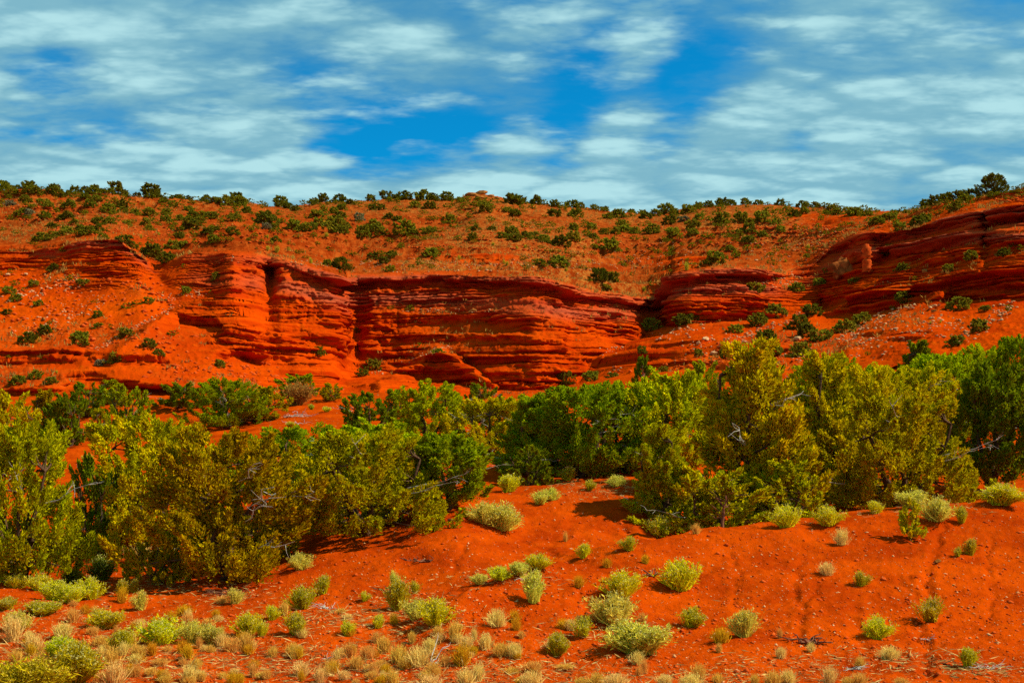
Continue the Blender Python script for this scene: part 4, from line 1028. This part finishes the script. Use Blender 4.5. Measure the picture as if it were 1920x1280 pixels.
HB += crop(330, 330, [(20,210,100,'d'),(120,200,110,'d'),(220,240,90,'d'),(320,235,110,'d'),(430,230,110,'d'),(60,260,90),(120,390,110),(425,315,100),(560,330,160),(640,300,180,'d'),(700,330,150),(520,370,90,'d'),(640,370,90),(820,295,70),(930,300,90,'g'),(760,410,110),(1140,320,170,'d'),(1210,360,110,'d'),(1300,385,110),(1130,425,90),(1390,315,80,'d'),(1490,320,110,'d'),(1600,290,130,'d'),(1780,270,150,'d'),(1890,320,100,'d'),(380,480,140),(170,470,130,'d'),(280,470,110),(250,520,120),(40,490,100),(130,590,190,'d'),(30,690,110,'d'),(60,800,170),(215,790,90,'d'),(340,640,140,'d'),(420,600,100),(395,760,150),(620,530,130),(605,650,140,'d'),(680,680,70),(810,620,90),(860,685,80),(960,540,230,'d'),(1020,500,110),(980,605,110,'g'),(1085,605,100),(1160,520,90),(1255,460,70),(1270,600,150),(1350,610,120),(1440,610,140),(1520,460,170),(1550,545,140),(1620,390,90),(1720,410,110),(1800,380,110),(1780,470,150),(1720,620,230),(1850,590,110,'d'),(1810,640,120),(1075,735,100),(1790,1040,240,'d'),(1650,980,110),(90,1010,70,'d'),(440,1145,140),(100,1290,110),(390,1290,70,'d')])
HB += crop(660, 330, [(30,320,60,'d'),(90,300,60,'d'),(200,280,110),(370,240,130,'d'),(410,300,80),(460,260,100,'d'),(570,260,170,'d'),(760,270,160),(880,275,120,'d'),(1040,275,150,'d'),(1180,295,100),(1270,280,80),(220,380,100,'d'),(320,380,100,'d'),(480,385,70,'d'),(580,395,70,'d'),(690,350,120),(850,370,150,'d'),(1110,325,70),(1170,400,60),(1380,280,70),(1480,290,90,'g'),(1570,300,90),(1740,310,190,'d'),(1830,310,150),(1410,340,100),(1450,400,140),(1530,380,90),(1700,410,110),(1780,450,130,'d'),(1880,410,50,'d'),(80,500,130,'g'),(230,540,130),(100,670,170),(270,620,170),(300,690,110),(360,550,70),(400,480,110,'d'),(500,500,110,'d'),(560,690,230),(680,650,100),(850,480,80,'d'),(900,510,80),(1060,520,150),(1280,460,80,'d'),(790,650,110),(880,620,110),(970,620,90),(920,690,90),(755,720,80,'d'),(1130,580,90),(1330,530,80),(1340,600,100),(1160,710,90,'d'),(1320,700,110),(1520,600,100,'d'),(1450,735,70),(1880,560,90,'d'),(1740,640,160),(1640,680,120),(1780,735,160),(1890,680,100,'d'),(860,900,170),(230,910,150,'d'),(340,960,110,'d'),(430,920,130),(540,830,80,'g'),(420,1050,120),(740,980,100),(660,1010,70)])
HB += crop(990, 330, [(50,370,90),(90,320,130,'d'),(180,325,90,'d'),(290,340,120,'d'),(390,340,100,'d'),(480,340,120,'d'),(560,360,110),(650,385,60),(730,375,90,'d'),(830,370,110,'d'),(885,380,60,'d'),(960,362,90,'d'),(295,445,150,'d'),(520,450,140),(520,490,60),(620,525,70,'d'),(120,540,70),(250,560,90,'d'),(210,630,100),(690,590,130),(870,470,120),(980,470,150),(900,480,60),(1010,360,110,'d'),(1090,460,60),(1150,450,90),(1130,370,110),(1250,400,110),(1290,480,130,'d'),(1400,440,120),(1500,430,150),(1600,430,120),(1740,420,150),(1860,360,110),(1880,480,120),(1550,540,160,'d'),(1690,500,110,'g'),(1790,590,150),(1860,550,80),(1060,620,150),(1020,560,130),(1250,550,70),(1310,530,60),(820,640,110),(710,690,110,'d'),(640,660,90),(960,640,110),(1170,630,110),(1370,640,150),(1590,660,170),(1800,660,130),(500,600,120),(500,740,170),(350,780,200,'d'),(180,730,150),(60,690,110),(20,700,70,'d'),(900,830,200),(760,760,90),(720,840,80),(1590,740,60,'d'),(1565,850,70),(1800,820,80,'d'),(110,1020,120),(340,1010,180),(140,800,60),(710,910,70),(1030,1040,90,'g'),(780,1170,250,'d'),(930,1160,150),(840,1260,120),(1140,1110,60),(1540,1200,120),(1760,1000,90),(1840,1000,90)])
HB += crop(1320, 330, [(60,345,110,'d'),(200,335,130,'d'),(300,315,120,'d'),(450,305,110,'d'),(520,305,70,'d'),(600,300,110,'d'),(700,295,60),(840,325,110,'d'),(920,325,90,'d'),(1085,325,110,'d'),(1210,345,110),(1270,330,70,'g'),(1330,355,90),(1460,355,100),(1570,360,100),(1660,375,90,'d'),(1760,385,90),(1860,400,100),(180,390,100,'d'),(370,390,60),(740,410,100),(820,420,100),(910,400,100),(1000,450,120,'d'),(1100,410,110),(1400,410,140),(1470,430,110),(1640,440,160),(1800,440,110),(390,470,100),(60,490,80),(200,540,200),(420,540,180),(500,630,160,'d'),(640,540,180),(790,540,120),(900,490,90),(840,640,110),(370,660,120),(270,590,90),(250,680,100),(140,610,80),(640,680,130),(90,700,80),(30,670,80,'d'),(490,760,150),(480,830,90),(90,790,70,'d'),(290,860,110),(120,970,220),(360,920,100),(570,1270,190),(1020,1260,150),(1270,1190,130),(1330,1060,70),(1650,1170,110)])
HB += crop(1590, 330, [(90,440,150),(330,530,140),(430,500,120),(500,470,110),(580,600,130),(780,540,170,'d'),(860,500,150),(870,350,140,'d'),(960,310,150,'d'),(1080,290,150,'d'),(1200,270,150,'d'),(1310,220,150,'d'),(1320,290,150),(1200,380,160),(1610,180,340,'d'),(1900,115,70,'d'),(440,880,190,'d'),(600,1050,130,'d'),(1360,910,150),(1720,880,150,'d'),(1810,780,90,'g'),(1900,820,90),(1110,1040,120),(750,1140,80),(850,1270,70),(620,400,90),(760,360,80)])
HB += crop(0, 540, [(150,160,140),(60,60,100),(60,300,120,'d'),(405,205,110),(470,520,160,'d'),(300,600,170,'d'),(540,400,60),(860,630,200),(1050,350,110),(1110,320,60),(1065,450,120),(1030,165,60),(1510,195,100),(1610,180,110),(1385,245,90),(1210,440,70),(1350,560,160),(1610,655,150,'d'),(1720,740,110),(500,790,90),(660,800,80),(90,770,60),(180,1060,170),(390,1000,130),(540,1060,140),(1250,830,190),(1090,860,110,'g'),(1340,780,80),(1880,520,80)])
HB += crop(1590, 540, [(630,170,190),(160,390,190),(40,450,130),(490,240,60),(1250,240,220),(1450,480,200),(1510,250,110),(1770,260,90,'g'),(1200,640,190),(220,750,60)])
HB += [(597,667,25,'m'),(700,695,28,'m'),(680,705,22,'m'),(820,667,22,'m'),(790,655,16,'m'),(1060,722,40,'m'),(1110,715,30,'m'),(1150,712,22,'m'),(1205,668,20,'d'),(1245,698,20,'m'),(410,690,22,'m'),(1222,620,36,'m'),(1285,612,38,'d'),(1310,600,22,'m'),(1380,625,32,'m'),(1425,612,34,'m'),(1455,597,35,'m'),(1440,640,36,'d'),(1500,620,46,'d'),(1525,592,36,'d'),(1512,634,36,'d'),(1540,640,38,'m'),(1585,624,36,'m'),(1450,668,38,'m'),(1502,668,38,'m'),(1360,672,22,'m'),(1310,668,18,'m'),(770,585,16,'d'),(735,580,12,'d'),(670,625,15,'d'),(560,752,30,'m')]
LOWB = [make_bush_low(501 + i, 80, 3000, .085) for i in range(7)]
TINY = [make_bush_low(521 + i, 26, 130, .17) for i in range(4)]
HD, HM, HG = (0.19, 0.195, 0.015), (0.28, 0.285, 0.020), (0.30, 0.28, 0.15)
HB = [(u, v, w, k) for u, v, w, k in HB]
order = sorted(range(len(HB)), key=lambda i: -HB[i][2])
single = set(order[:300])
def zone(u, v):
    sv, rv = float(sky_v(np.array([u]))[0]), float(rim_v(np.array([u]))[0])
    if v < sv + 9: z_ = 'on the skyline'
    elif v < sv + 38: z_ = 'just below the skyline'
    elif v < rv + 3: z_ = 'on the slope'
    else: z_ = 'below the cliff rim'
    s_ = ('above the left butte' if v < rv else 'by the left butte') if u < 330 else ('over the promontory' if v < rv else 'on the promontory') if u < 650 else ('left of the summit rocks' if u < 890 else 'right of the summit rocks') if v < 420 and u < 1250 else 'at the main cliff' if u < 1250 else 'at the right-centre ledges' if u < 1570 else 'on the right-hand ridge'
    return z_, s_
zc = {}
rest = []
rb = random.Random(8)
for i in sorted(range(len(HB)), key=lambda i: HB[i][0]):
    u, v, w, k = HB[i]
    (x, y, z), sl = hill_hit(u, v)
    s = w / F * y * 1.15
    tint = {'d': HD, 'm': HM, 'g': HG}[k]
    f = rb.uniform(.85, 1.2); tint = tuple(c * f for c in tint)
    hh = s * rb.uniform(.50, .72)
    args = dict(loc=(x, y + s * .25, z - 0.05 * s), rz=rb.uniform(0, 6.28), scale=(s / 1.12, s / 1.12, hh), color=tint)
    if i in single:
        zn = zone(u, v); zc[zn] = zc.get(zn, 0) + 1
        size = 'large' if w > 30 else 'small' if w < 18 else 'medium'
        tone = {'d': 'dark', 'm': 'green', 'g': 'grey-green'}[k]
        src_ = LOWB[rb.randrange(7)] if w < 40 else B0[0]
        link('hillside_bush', src_, label='%s %s bush %s %s, %s from left' % (size, tone, zn[0], zn[1], ordn(zc[zn])), cat='bush', group='juniper bushes dotting the hillside', **args)
    else: rest.append((TINY[rb.randrange(4)], args))
r3 = np.random.RandomState(91)
for _ in range(620):        # the finest scrub between the countable bushes
    u = r3.uniform(-40, 1960); t_ = r3.uniform() ** 1.3; sv_ = float(sky_v(np.array([u]))[0]); rv_ = float(rim_v(np.array([u]))[0])
    v = sv_ + 2 + (rv_ - sv_ - 8) * t_
    (x, y, z), sl = hill_hit(u, v)
    if sl < .3: continue
    s = r3.uniform(6, 15) / F * y
    rest.append((TINY[r3.randint(4)], dict(loc=(x, y, z - .03 * s), scale=(s, s, s * r3.uniform(.5, .75)))))
if rest:
    vs, fs, at, o_ = [], [], [], 0
    src = {}
    for me_, a_ in rest:
        if me_.name not in src:
            n_ = len(me_.vertices); co = np.zeros(n_ * 3, np.float32); me_.vertices.foreach_get('co', co)
            fi = np.zeros(len(me_.loops), np.int32); me_.loops.foreach_get('vertex_index', fi)
            cc = np.zeros(n_ * 4, np.float32); me_.color_attributes['mask'].data.foreach_get('color', cc)
            src[me_.name] = (co.reshape(-1, 3), fi.reshape(-1, 3), cc.reshape(-1, 4))
        co, fi, cc = src[me_.name]
        sub = fi
        vs.append(co * np.array(a_['scale']) + np.array(a_['loc'])); fs.append(sub + o_); at.append(cc); o_ += len(co)
    link('hillside_scrub', mesh_from('hillside_scrub', np.concatenate(vs), np.concatenate(fs), M_LEAF, np.concatenate(at)), kind='stuff', label='smallest far-off scrub scattered over the hillside', color=(0.20, 0.20, 0.008))

# pale grass clumps on the rims and slopes that stand out one by one
PG = crop(0,330,[(1540,690,60),(1730,650,50)]) + crop(330,330,[(1230,830,70),(1280,910,60),(1640,700,80),(1000,830,80),(1470,960,90),(1050,770,50),(1000,690,50),(1100,850,110)]) + crop(660,330,[(1660,960,60),(1690,1020,70),(1540,775,60),(1800,820,60),(1170,930,70),(1890,790,60)]) + crop(990,330,[(1270,1260,80),(360,1050,60),(670,1010,60),(420,1080,60),(1730,1030,120)]) + crop(1320,330,[(790,1140,60),(890,940,50),(1140,800,60),(1080,680,40)]) + crop(0,540,[(430,600,80),(620,930,50)]) + crop(1590,540,[(1010,380,40),(900,400,50)])
BRL = [make_brush(311, 120, tipn=.6), make_brush(312, 110, .8, tipn=.6)]
for n_, (u, v, w, k) in enumerate(sorted(PG)):
    (x, y, z), sl = hill_hit(u, v); s = w / F * y
    zn = zone(u, v)
    link('pale_grass_clump', BRL[n_ % 2][0], label='pale yellow grass clump %s %s, %s such from left' % (zn[0], zn[1], ordn(n_ + 1)), cat='grass clump', group='pale grass clumps on the hillside', loc=(x, y, z), rz=rb.uniform(0, 6), scale=(s, s, s * .95), color=(0.50, 0.42, 0.03))

# ------------------------------------------------------------------ rocks
def rock_on_hill(nm, u, v, w, h, mat, label, seed, cat='rock', group=None, flat=1.0, dep=0.8, rz=None, sub=2, tilt=0.0):
    (x, y, z), sl = hill_hit(u, v); s = w / F * y; hh = h / F * y
    me_ = make_rock(seed, sub, .30 if sub < 4 else .5, 1.0, mat, 6 if sub < 4 else 12)
    o = link(nm, me_, label=label, cat=cat, group=group, loc=(x, y + s * dep * .3, z + hh * .38), rz=rb.uniform(0, 6) if rz is None else rz, scale=(s * 1.12, s * dep, hh * 1.15))
    o.rotation_euler[1] = tilt
    return o
for i, (u, v, w, h, l) in enumerate([(884,369,26,9,'flat brown slab at the left of the summit outcrop'), (903,364,22,9,'highest brown block of the summit outcrop'), (920,370,16,7,'small brown block at the right of the summit outcrop'), (900,374,34,8,'broad low ledge block under the summit outcrop'), (932,375,12,5,'low outlying stone right of the summit outcrop')]):
    rock_on_hill('summit_rock', u, v, w, h, M_TAN, l, 600 + i, group='summit outcrop rocks', rz=0.2 * i)
rock_on_hill('leaning_boulder', 1584, 522, 46, 44, M_BOULDER, 'big rough brown boulder leaning below the notch of the right-hand cliffs', 620, rz=.3, dep=.7, sub=4, tilt=.35)
# standing pillar
(x, y, z), sl = hill_hit(1622, 506)
rng = np.random.RandomState(3)
hp = 52 / F * y; wp = 17 / F * y; nseg = 16; vs = []
for i in range(nseg + 1):
    t_ = i / nseg; r_ = wp * .5 * (1.15 - .35 * t_ + .14 * rng.normal()); cx = (-.10 * t_) * hp * .4
    for k in range(10):
        a_ = 6.283 * k / 10; q = r_ * (1 + .16 * rng.normal()); vs.append((cx + q * math.cos(a_), q * math.sin(a_) * .8, t_ * hp))
vs.append((-.04 * hp, 0, hp * 1.02)); fs = []
for i in range(nseg):
    for k in range(10):
        j = (k + 1) % 10; a, b, c_, d_ = i * 10 + k, i * 10 + j, (i + 1) * 10 + j, (i + 1) * 10 + k
        fs += [(a, b, c_), (a, c_, d_)]
for k in range(10): fs.append((nseg * 10 + k, nseg * 10 + (k + 1) % 10, len(vs) - 1))
link('rock_pillar', mesh_from('rock_pillar', vs, fs, M_RED), label='slim upright rock pillar with a pale top standing before the right-hand cliffs', cat='rock', loc=(x, y - .8, z - .4))
BOUL = [(1323,640,15,9,M_PALE,'largest whitish boulder on the red bank above the central junipers'),(1310,646,9,5,M_PALE,'small pale stone left below the largest whitish boulder'),(1397,644,15,7,M_PALE,'flat pale boulder right of the largest whitish one'),(1735,512,13,9,M_TAN,'tan boulder on the slope below the right-hand cliffs'),(1497,638,20,8,M_PALE,'long pale slab among the dark bushes of the right-centre slope'),(306,666,6,5,M_PALE,'single white stone left of the promontory foot'),(157,645,14,11,M_RED,'pointed orange boulder beside a green bush left of the promontory'),(172,642,12,8,M_RED,'square orange boulder on the grassy spur left of the promontory'),(228,610,9,6,M_RED,'small red boulder near the grassy spur top'),(1633,572,8,5,M_TAN,'tan stone at the upper end of the stony spur'),(1745,580,10,6,M_PALE,'pale stone on the stony slope above the right junipers'),(1632,641,8,6,M_PALE,'lone white stone low on the stony slope'),(1752,585,10,5,M_TAN,'tan flat stone on the stony slope below the bush'),(80,602,10,8,M_TAN,'tan stone beside a bush on the left slope'),(100,604,8,6,M_TAN,'smaller tan stone right of its neighbour on the left slope'),(15,517,10,6,M_PALE,'pale stone on the far left slope'),(48,516,11,6,M_PALE,'pale stone below the left butte'),(84,520,11,6,M_RED,'reddish stone below the left butte'),(885,587,16,8,M_TAN,'tan boulder heap top on the middle bench of the main cliff'),(1340,665,18,8,M_PALE,'whitish crumbled outcrop right of the small bush on the bank')]
for i, (u, v, w, h, m_, l) in enumerate(BOUL): rock_on_hill('boulder', u, v, w, h, m_, l, 640 + i, group='loose boulders on the slopes')

def scatter_mesh(pts, sizes, seed, flat=.6, octa=False):
    """many small stones in one mesh"""
    rng = np.random.RandomState(seed); n = len(pts)
    if octa:
        bv = np.array([(1,0,0),(-1,0,0),(0,1,0),(0,-1,0),(0,0,1),(0,0,-1)], float) * .5
        bf = np.array([(0,2,4),(2,1,4),(1,3,4),(3,0,4),(2,0,5),(1,2,5),(3,1,5),(0,3,5)])
    else:
        g = (1 + 5 ** .5) / 2
        bv = unit(np.array([(-1,g,0),(1,g,0),(-1,-g,0),(1,-g,0),(0,-1,g),(0,1,g),(0,-1,-g),(0,1,-g),(g,0,-1),(g,0,1),(-g,0,-1),(-g,0,1)], float)) * .5
        bf = np.array([(0,11,5),(0,5,1),(0,1,7),(0,7,10),(0,10,11),(1,5,9),(5,11,4),(11,10,2),(10,7,6),(7,1,8),(3,9,4),(3,4,2),(3,2,6),(3,6,8),(3,8,9),(4,9,5),(2,4,11),(6,2,10),(8,6,7),(9,8,1)])
    V = bv[None] * (1 + .25 * rng.normal(size=(n, len(bv), 1))) * (np.array([1.2, .9, flat])[None, None] * rng.uniform(.7, 1.3, (n, 1, 3)))
    a = rng.uniform(0, 6.283, n); c_, s_ = np.cos(a)[:, None], np.sin(a)[:, None]
    V = np.stack([V[..., 0] * c_ - V[..., 1] * s_, V[..., 0] * s_ + V[..., 1] * c_, V[..., 2]], -1) * sizes[:, None, None] + pts[:, None]
    Fc = (bf[None] + (np.arange(n) * len(bv))[:, None, None]).reshape(-1, 3)
    return V.reshape(-1, 3), Fc
# scree on the spurs and slopes of the hill
rng = np.random.RandomState(21)
def hill_pts(cl):
    P_, Z_ = [], []
    for (u0, v0, u1, v1, wd, n, sz) in cl:
        for _ in range(n):
            t_ = rng.uniform(); u = u0 + (u1 - u0) * t_ + rng.normal() * wd * .6; v = v0 + (v1 - v0) * t_ + rng.normal() * wd * .35
            p, sl = hill_hit(u, v)
            if sl < .35: continue
            P_.append(p); Z_.append(sz * rng.uniform(.4, 1.3))
    return np.array(P_), np.array(Z_)
cl_pale = [(1570,640,1740,555,16,150,.42),(1600,650,1780,600,40,220,.38),(1340,650,1520,585,12,140,.40),(1130,662,1320,610,10,110,.36),(1800,640,1900,570,16,90,.40),(1640,540,1800,470,12,90,.38),(20,560,160,520,30,130,.42),(40,620,200,560,30,120,.36),(180,655,330,575,6,120,.30),(700,700,840,650,10,110,.30),(760,583,950,586,6,60,.34),(400,490,640,500,14,110,.30),(660,500,1060,500,22,220,.34),(1060,510,1300,480,30,170,.36),(1400,480,1560,430,40,190,.36),(1420,540,1560,500,30,120,.40),(300,560,420,545,14,60,.3),(1150,690,1350,640,24,140,.34),(1380,690,1520,660,20,90,.34)]
p_, s_ = hill_pts(cl_pale); s_ = s_ * .62
link('scree', mesh_from('scree', *scatter_mesh(p_, s_, 4), M_PALE), kind='stuff', label='pale broken stones strewn over the slopes')
cl_red = [(0,520,320,560,60,260,.5),(0,600,330,640,60,220,.45),(400,420,1000,440,60,520,.5),(1000,440,1600,430,60,520,.5),(1420,420,1640,480,40,380,.55),(1750,380,1920,370,14,220,.6),(0,400,330,420,50,420,.5),(300,440,1000,470,40,420,.4),(1000,470,1500,460,40,420,.4),(330,700,560,690,40,160,.45),(1140,690,1500,660,40,260,.45)]
p_, s_ = hill_pts(cl_red); s_ = s_ * .8
link('rubble', mesh_from('rubble', *scatter_mesh(p_, s_ * 1.1, 5, .6, True), M_RED), kind='stuff', label='red rubble lying on the hillside')
# dry grass growing on slopes and rims
wgt = (grassm * (UG > -40) * (UG < 1960)).ravel(); wgt = wgt / wgt.sum()
pick = rng.choice(len(wgt), 3800, p=wgt)
pp = np.stack([XH.ravel()[pick], YH.ravel()[pick], ZH.ravel()[pick] + CAMZ], 1); pp[:, 0] += rng.normal(size=len(pp)) * .15
nb = 5
q = np.repeat(pp, nb, axis=0) + rng.normal(size=(len(pp) * nb, 3)) * np.array([.16, .12, .0])
dd = unit(np.array([0, -.1, 1.0]) + rng.normal(size=q.shape) * .45)
V, Fc = sprays(q, dd, rng.uniform(.22, .55, len(q)), rng.uniform(.03, .07, len(q)), rng, 2)
link('hillside_grass', mesh_from('hillside_grass', V, Fc, M_STRAW, np.repeat(rng.uniform(.1, .9, (len(q), 3)), 4, axis=0)), kind='stuff', label='dry yellow grass on the rims and upper slopes', color=(0.40, 0.24, 0.04))

# ------------------------------------------------------------------ ground litter in the foreground
rng = np.random.RandomState(33)
n_ = 15000
uu = rng.uniform(-60, 1980, n_); vv = 900 + 390 * rng.uniform(0, 1, n_) ** .8
pts, sz = [], []
for u, v in zip(uu, vv):
    y = fg_hit(u, v)
    if y > 62: continue
    pts.append(fg_pt(u, y)); sz.append(min(.09, .016 + .018 * rng.exponential()))
pts = np.array(pts); sz = np.array(sz)
half = rng.uniform(size=len(pts)) < .42
link('pebbles', mesh_from('pebbles', *scatter_mesh(pts[half], sz[half], 6, .6, True), M_PEB), kind='stuff', label='pale pebbles strewn over the red soil')
link('clods', mesh_from('clods', *scatter_mesh(pts[~half], sz[~half] * 1.5, 7, .7, True), M_RED), kind='stuff', label='small red clods on the soil')
def litter(n, ucl, L, colr, nm, lab):
    P_ = []
    for (u, v, su, sv, m) in ucl:
        for _ in range(m):
            a, b = u + rng.normal() * su, v + rng.normal() * sv
            y = fg_hit(a, b); P_.append(fg_pt(a, y))
    P_ = np.array(P_); n = len(P_); P_[:, 2] += rng.uniform(.005, .04, n)
    d = unit(np.stack([rng.normal(size=n), rng.normal(size=n) * .8, rng.normal(size=n) * .18], 1))
    V, Fc = sprays(P_, d, rng.uniform(.5, 1.4, n) * L, rng.uniform(.006, .013, n), rng, 2)
    link(nm, mesh_from(nm, V, Fc, M_STRAW, np.repeat(rng.uniform(0, 1, (n, 3)), 4, axis=0)), kind='stuff', label=lab, color=colr)
litter(0, [(100,1210,120,40,700),(350,1240,160,30,700),(700,1250,160,25,700),(1000,1265,160,18,400),(1400,1275,200,12,250),(430,1115,40,10,160),(640,1160,60,12,260),(750,1130,50,15,200),(1130,915,60,10,320),(940,1085,60,10,200),(300,1100,60,14,200),(1540,1240,120,14,200),(1840,1255,40,8,160),(180,800,60,14,200),(560,790,40,12,120),(1650,955,120,10,200),(780,1170,60,14,200),(1150,1190,70,16,200),(1720,1240,60,12,150)], .22, (0.62, 0.42, 0.13), 'straw_litter', 'dry straw and stalks littering the ground')
litter(0, [(100,1220,130,40,500),(420,1235,170,26,600),(720,1250,150,24,600),(1000,1268,150,14,300)], .12, (0.40, 0.20, 0.04), 'dead_leaf_litter', 'brown plant litter between the grass tufts')

def sticks(nm, u, v, w, n, mat, label, seed, rise=.25, rad=.018, fan=None):
    r_ = np.random.RandomState(seed); y = fg_hit(u, v); x, yy, z = fg_pt(u, y); s = w / F * y
    root = link(nm, None, label=label, cat='dead wood', group='dead wood on the ground', loc=(x, yy, z)); root.empty_display_size = .1
    for k in range(n):
        a = r_.uniform(0, 6.28) if fan is None else fan + r_.normal() * .5
        L = s * r_.uniform(.3, .62); p0 = np.array([r_.normal() * s * .12, r_.normal() * s * .08, .01])
        p1 = p0 + np.array([math.cos(a) * L, math.sin(a) * L * .7, min(abs(r_.normal()), 1.2) * min(rise, .9) * s * .6])
        m = wig(p0, p1, 6, s * .03, r_); m[:, 2] = np.maximum(m[:, 2], .006)
        paths = [(m, np.linspace(rad, rad * .3, 6))]
        q = m[3]; e = q + (p1 - p0) * .4 + r_.normal(size=3) * s * .10; e[2] = max(e[2], .01)
        paths.append((wig(q, e, 4, s * .015, r_), np.linspace(rad * .55, rad * .2, 4)))
        link('branch', mesh_from('branch', *tubes(paths, 5), mat, None, True), root)
sticks('driftwood', 1518, 1204, 90, 9, M_DARKWOOD, 'gnarled dark driftwood lying on the right mound', 1, .18, .030)
sticks('driftwood', 790, 1053, 80, 6, M_DARKWOOD, 'dark twisted roots on the bare slope below the broad olive juniper', 2, .10, .028)
sticks('brush_pile', 425, 1113, 75, 10, M_DARKWOOD, 'flattened dead brush beside a pale rabbitbrush at left', 3, .22, .014)
sticks('brush_pile', 735, 1112, 90, 10, M_DARKWOOD, 'dead brush around the slim pale rabbitbrush', 4, .15, .013)
sticks('twig_pile', 1855, 1254, 60, 10, M_DEAD, 'pile of grey twigs in the lower right corner', 5, .3, .009)
sticks('twig_pile', 1738, 1198, 36, 7, M_DEAD, 'white twigs caught in the rill on the mound', 6, .3, .009)
sticks('fallen_branch', 812, 1246, 90, 3, M_DEAD, 'bare white forked branch leaning among dry tufts', 7, .75, .014, fan=.5)
sticks('dry_stalks', 620, 1234, 40, 7, M_DEAD, 'curled pale dry stalks standing alone in the lower foreground', 8, 1.3, .006)
sticks('fallen_branch', 545, 782, 100, 10, M_DEAD, 'grey fallen branches in the clearing below the tan shrub', 9, .12, .028)
sticks('fallen_branch', 560, 795, 60, 5, M_DEAD, 'second heap of grey branches at the edge of the clearing', 10, .1, .022)
sticks('tree_stump', 1222, 1080, 30, 6, M_DARKWOOD, 'broken dark stump left of the big round rabbitbrush', 11, 1.0, .028)
sticks('fallen_branch', 970, 1088, 70, 2, M_DEAD, 'thin pale stick lying along the gully edge', 12, .15, .010, fan=.3)
sticks('brush_pile', 1600, 1254, 60, 8, M_DEAD, 'grey roots and twigs low on the right mound', 13, .15, .010)
sticks('brush_pile', 612, 1140, 55, 12, M_DEAD, 'grey dead clump under the upright rabbitbrush', 14, .25, .008)
# dead snag behind the mound crest
r_ = np.random.RandomState(50); y = 33.2; x, yy, z = fg_pt(1357, y)
root = link('dead_snag', None, label='small reddish dead snag in front of the tallest juniper', cat='dead tree', loc=(x, yy, z)); root.empty_display_size = .1
m = wig((0, 0, -.1), (.05, 0, .95), 7, .03, r_); link('trunk', mesh_from('trunk', *tubes([(m, np.linspace(.055, .02, 7))], 6), M_DARKWOOD, None, True), root)
for k in range(8):
    q = m[2 + k % 4]; e = q + np.array([r_.choice([-1, 1]) * r_.uniform(.18, .4), r_.normal() * .1, r_.uniform(.1, .4)])
    link('branch', mesh_from('branch', *tubes([(wig(q, e, 5, .03, r_), np.linspace(.018, .005, 5))], 5), M_DARKWOOD, None, True), root)
# pine sapling on the mound
sap = make_juniper(701, 'cone', 46, 3200, .05, 1, .8, 0, stems=1, low=.12)
y = fg_hit(1708, 1014); x, yy, z = fg_pt(1708, y); s = 66 / F * y
root = link('pine_sapling', None, label='little yellow-green pine sapling alone near the top of the right mound', cat='tree', loc=(x, yy, z), scale=(s, s, 76 / F * y)); root.empty_display_size = .1
link('crown', sap[0], root, color=(0.62, 0.62, 0.006)); link('trunk', sap[1], root)
# tan dry shrub in the clearing
y = 80; x, yy, z = fg_pt(553, y); s = 76 / F * y
tb = make_brush(702, 420, .4, spread=1.1)
root = link('dry_shrub', None, label='dry tan shrub in front of the green juniper by the clearing', cat='shrub', loc=(x, yy, z), scale=(s, s, s * .8)); root.empty_display_size = .2
link('stems', tb[0], root, color=(0.38, 0.17, 0.03), kind='stuff'); link('seed_heads', tb[1], root, color=(0.55, 0.28, 0.08), kind='stuff')
# a few single stones on the foreground soil
for i, (u, v, w, h, m_, l) in enumerate([(845,976,12,8,M_DARKWOOD,'small black stone under the green juniper'), (1757,1053,18,9,M_TAN,'tan stone below the rabbitbrush with exposed roots'), (585,1162,12,7,M_RED,'reddish flat stone right of the brushy rabbitbrush'), (600,1164,9,6,M_RED,'smaller reddish stone at the end of the straw mat'), (204,1112,10,5,M_PALE,'pale stone in the shade near the bright clump'), (1772,1244,24,6,M_RED,'low red stone slab left of the grey twig pile'), (1095,1160,14,9,M_RED,'red clod block in the eroded bank left of the stacked rabbitbrush')]):
    y = fg_hit(u, v); x, yy, z = fg_pt(u, y); s = w / F * y
    link('stone', make_rock(660 + i, 2, .3, 1.0, m_), label=l, cat='stone', group='single stones in the foreground', loc=(x, yy, z + h / F * y * .25), rz=i, scale=(s, s * .8, h / F * y))
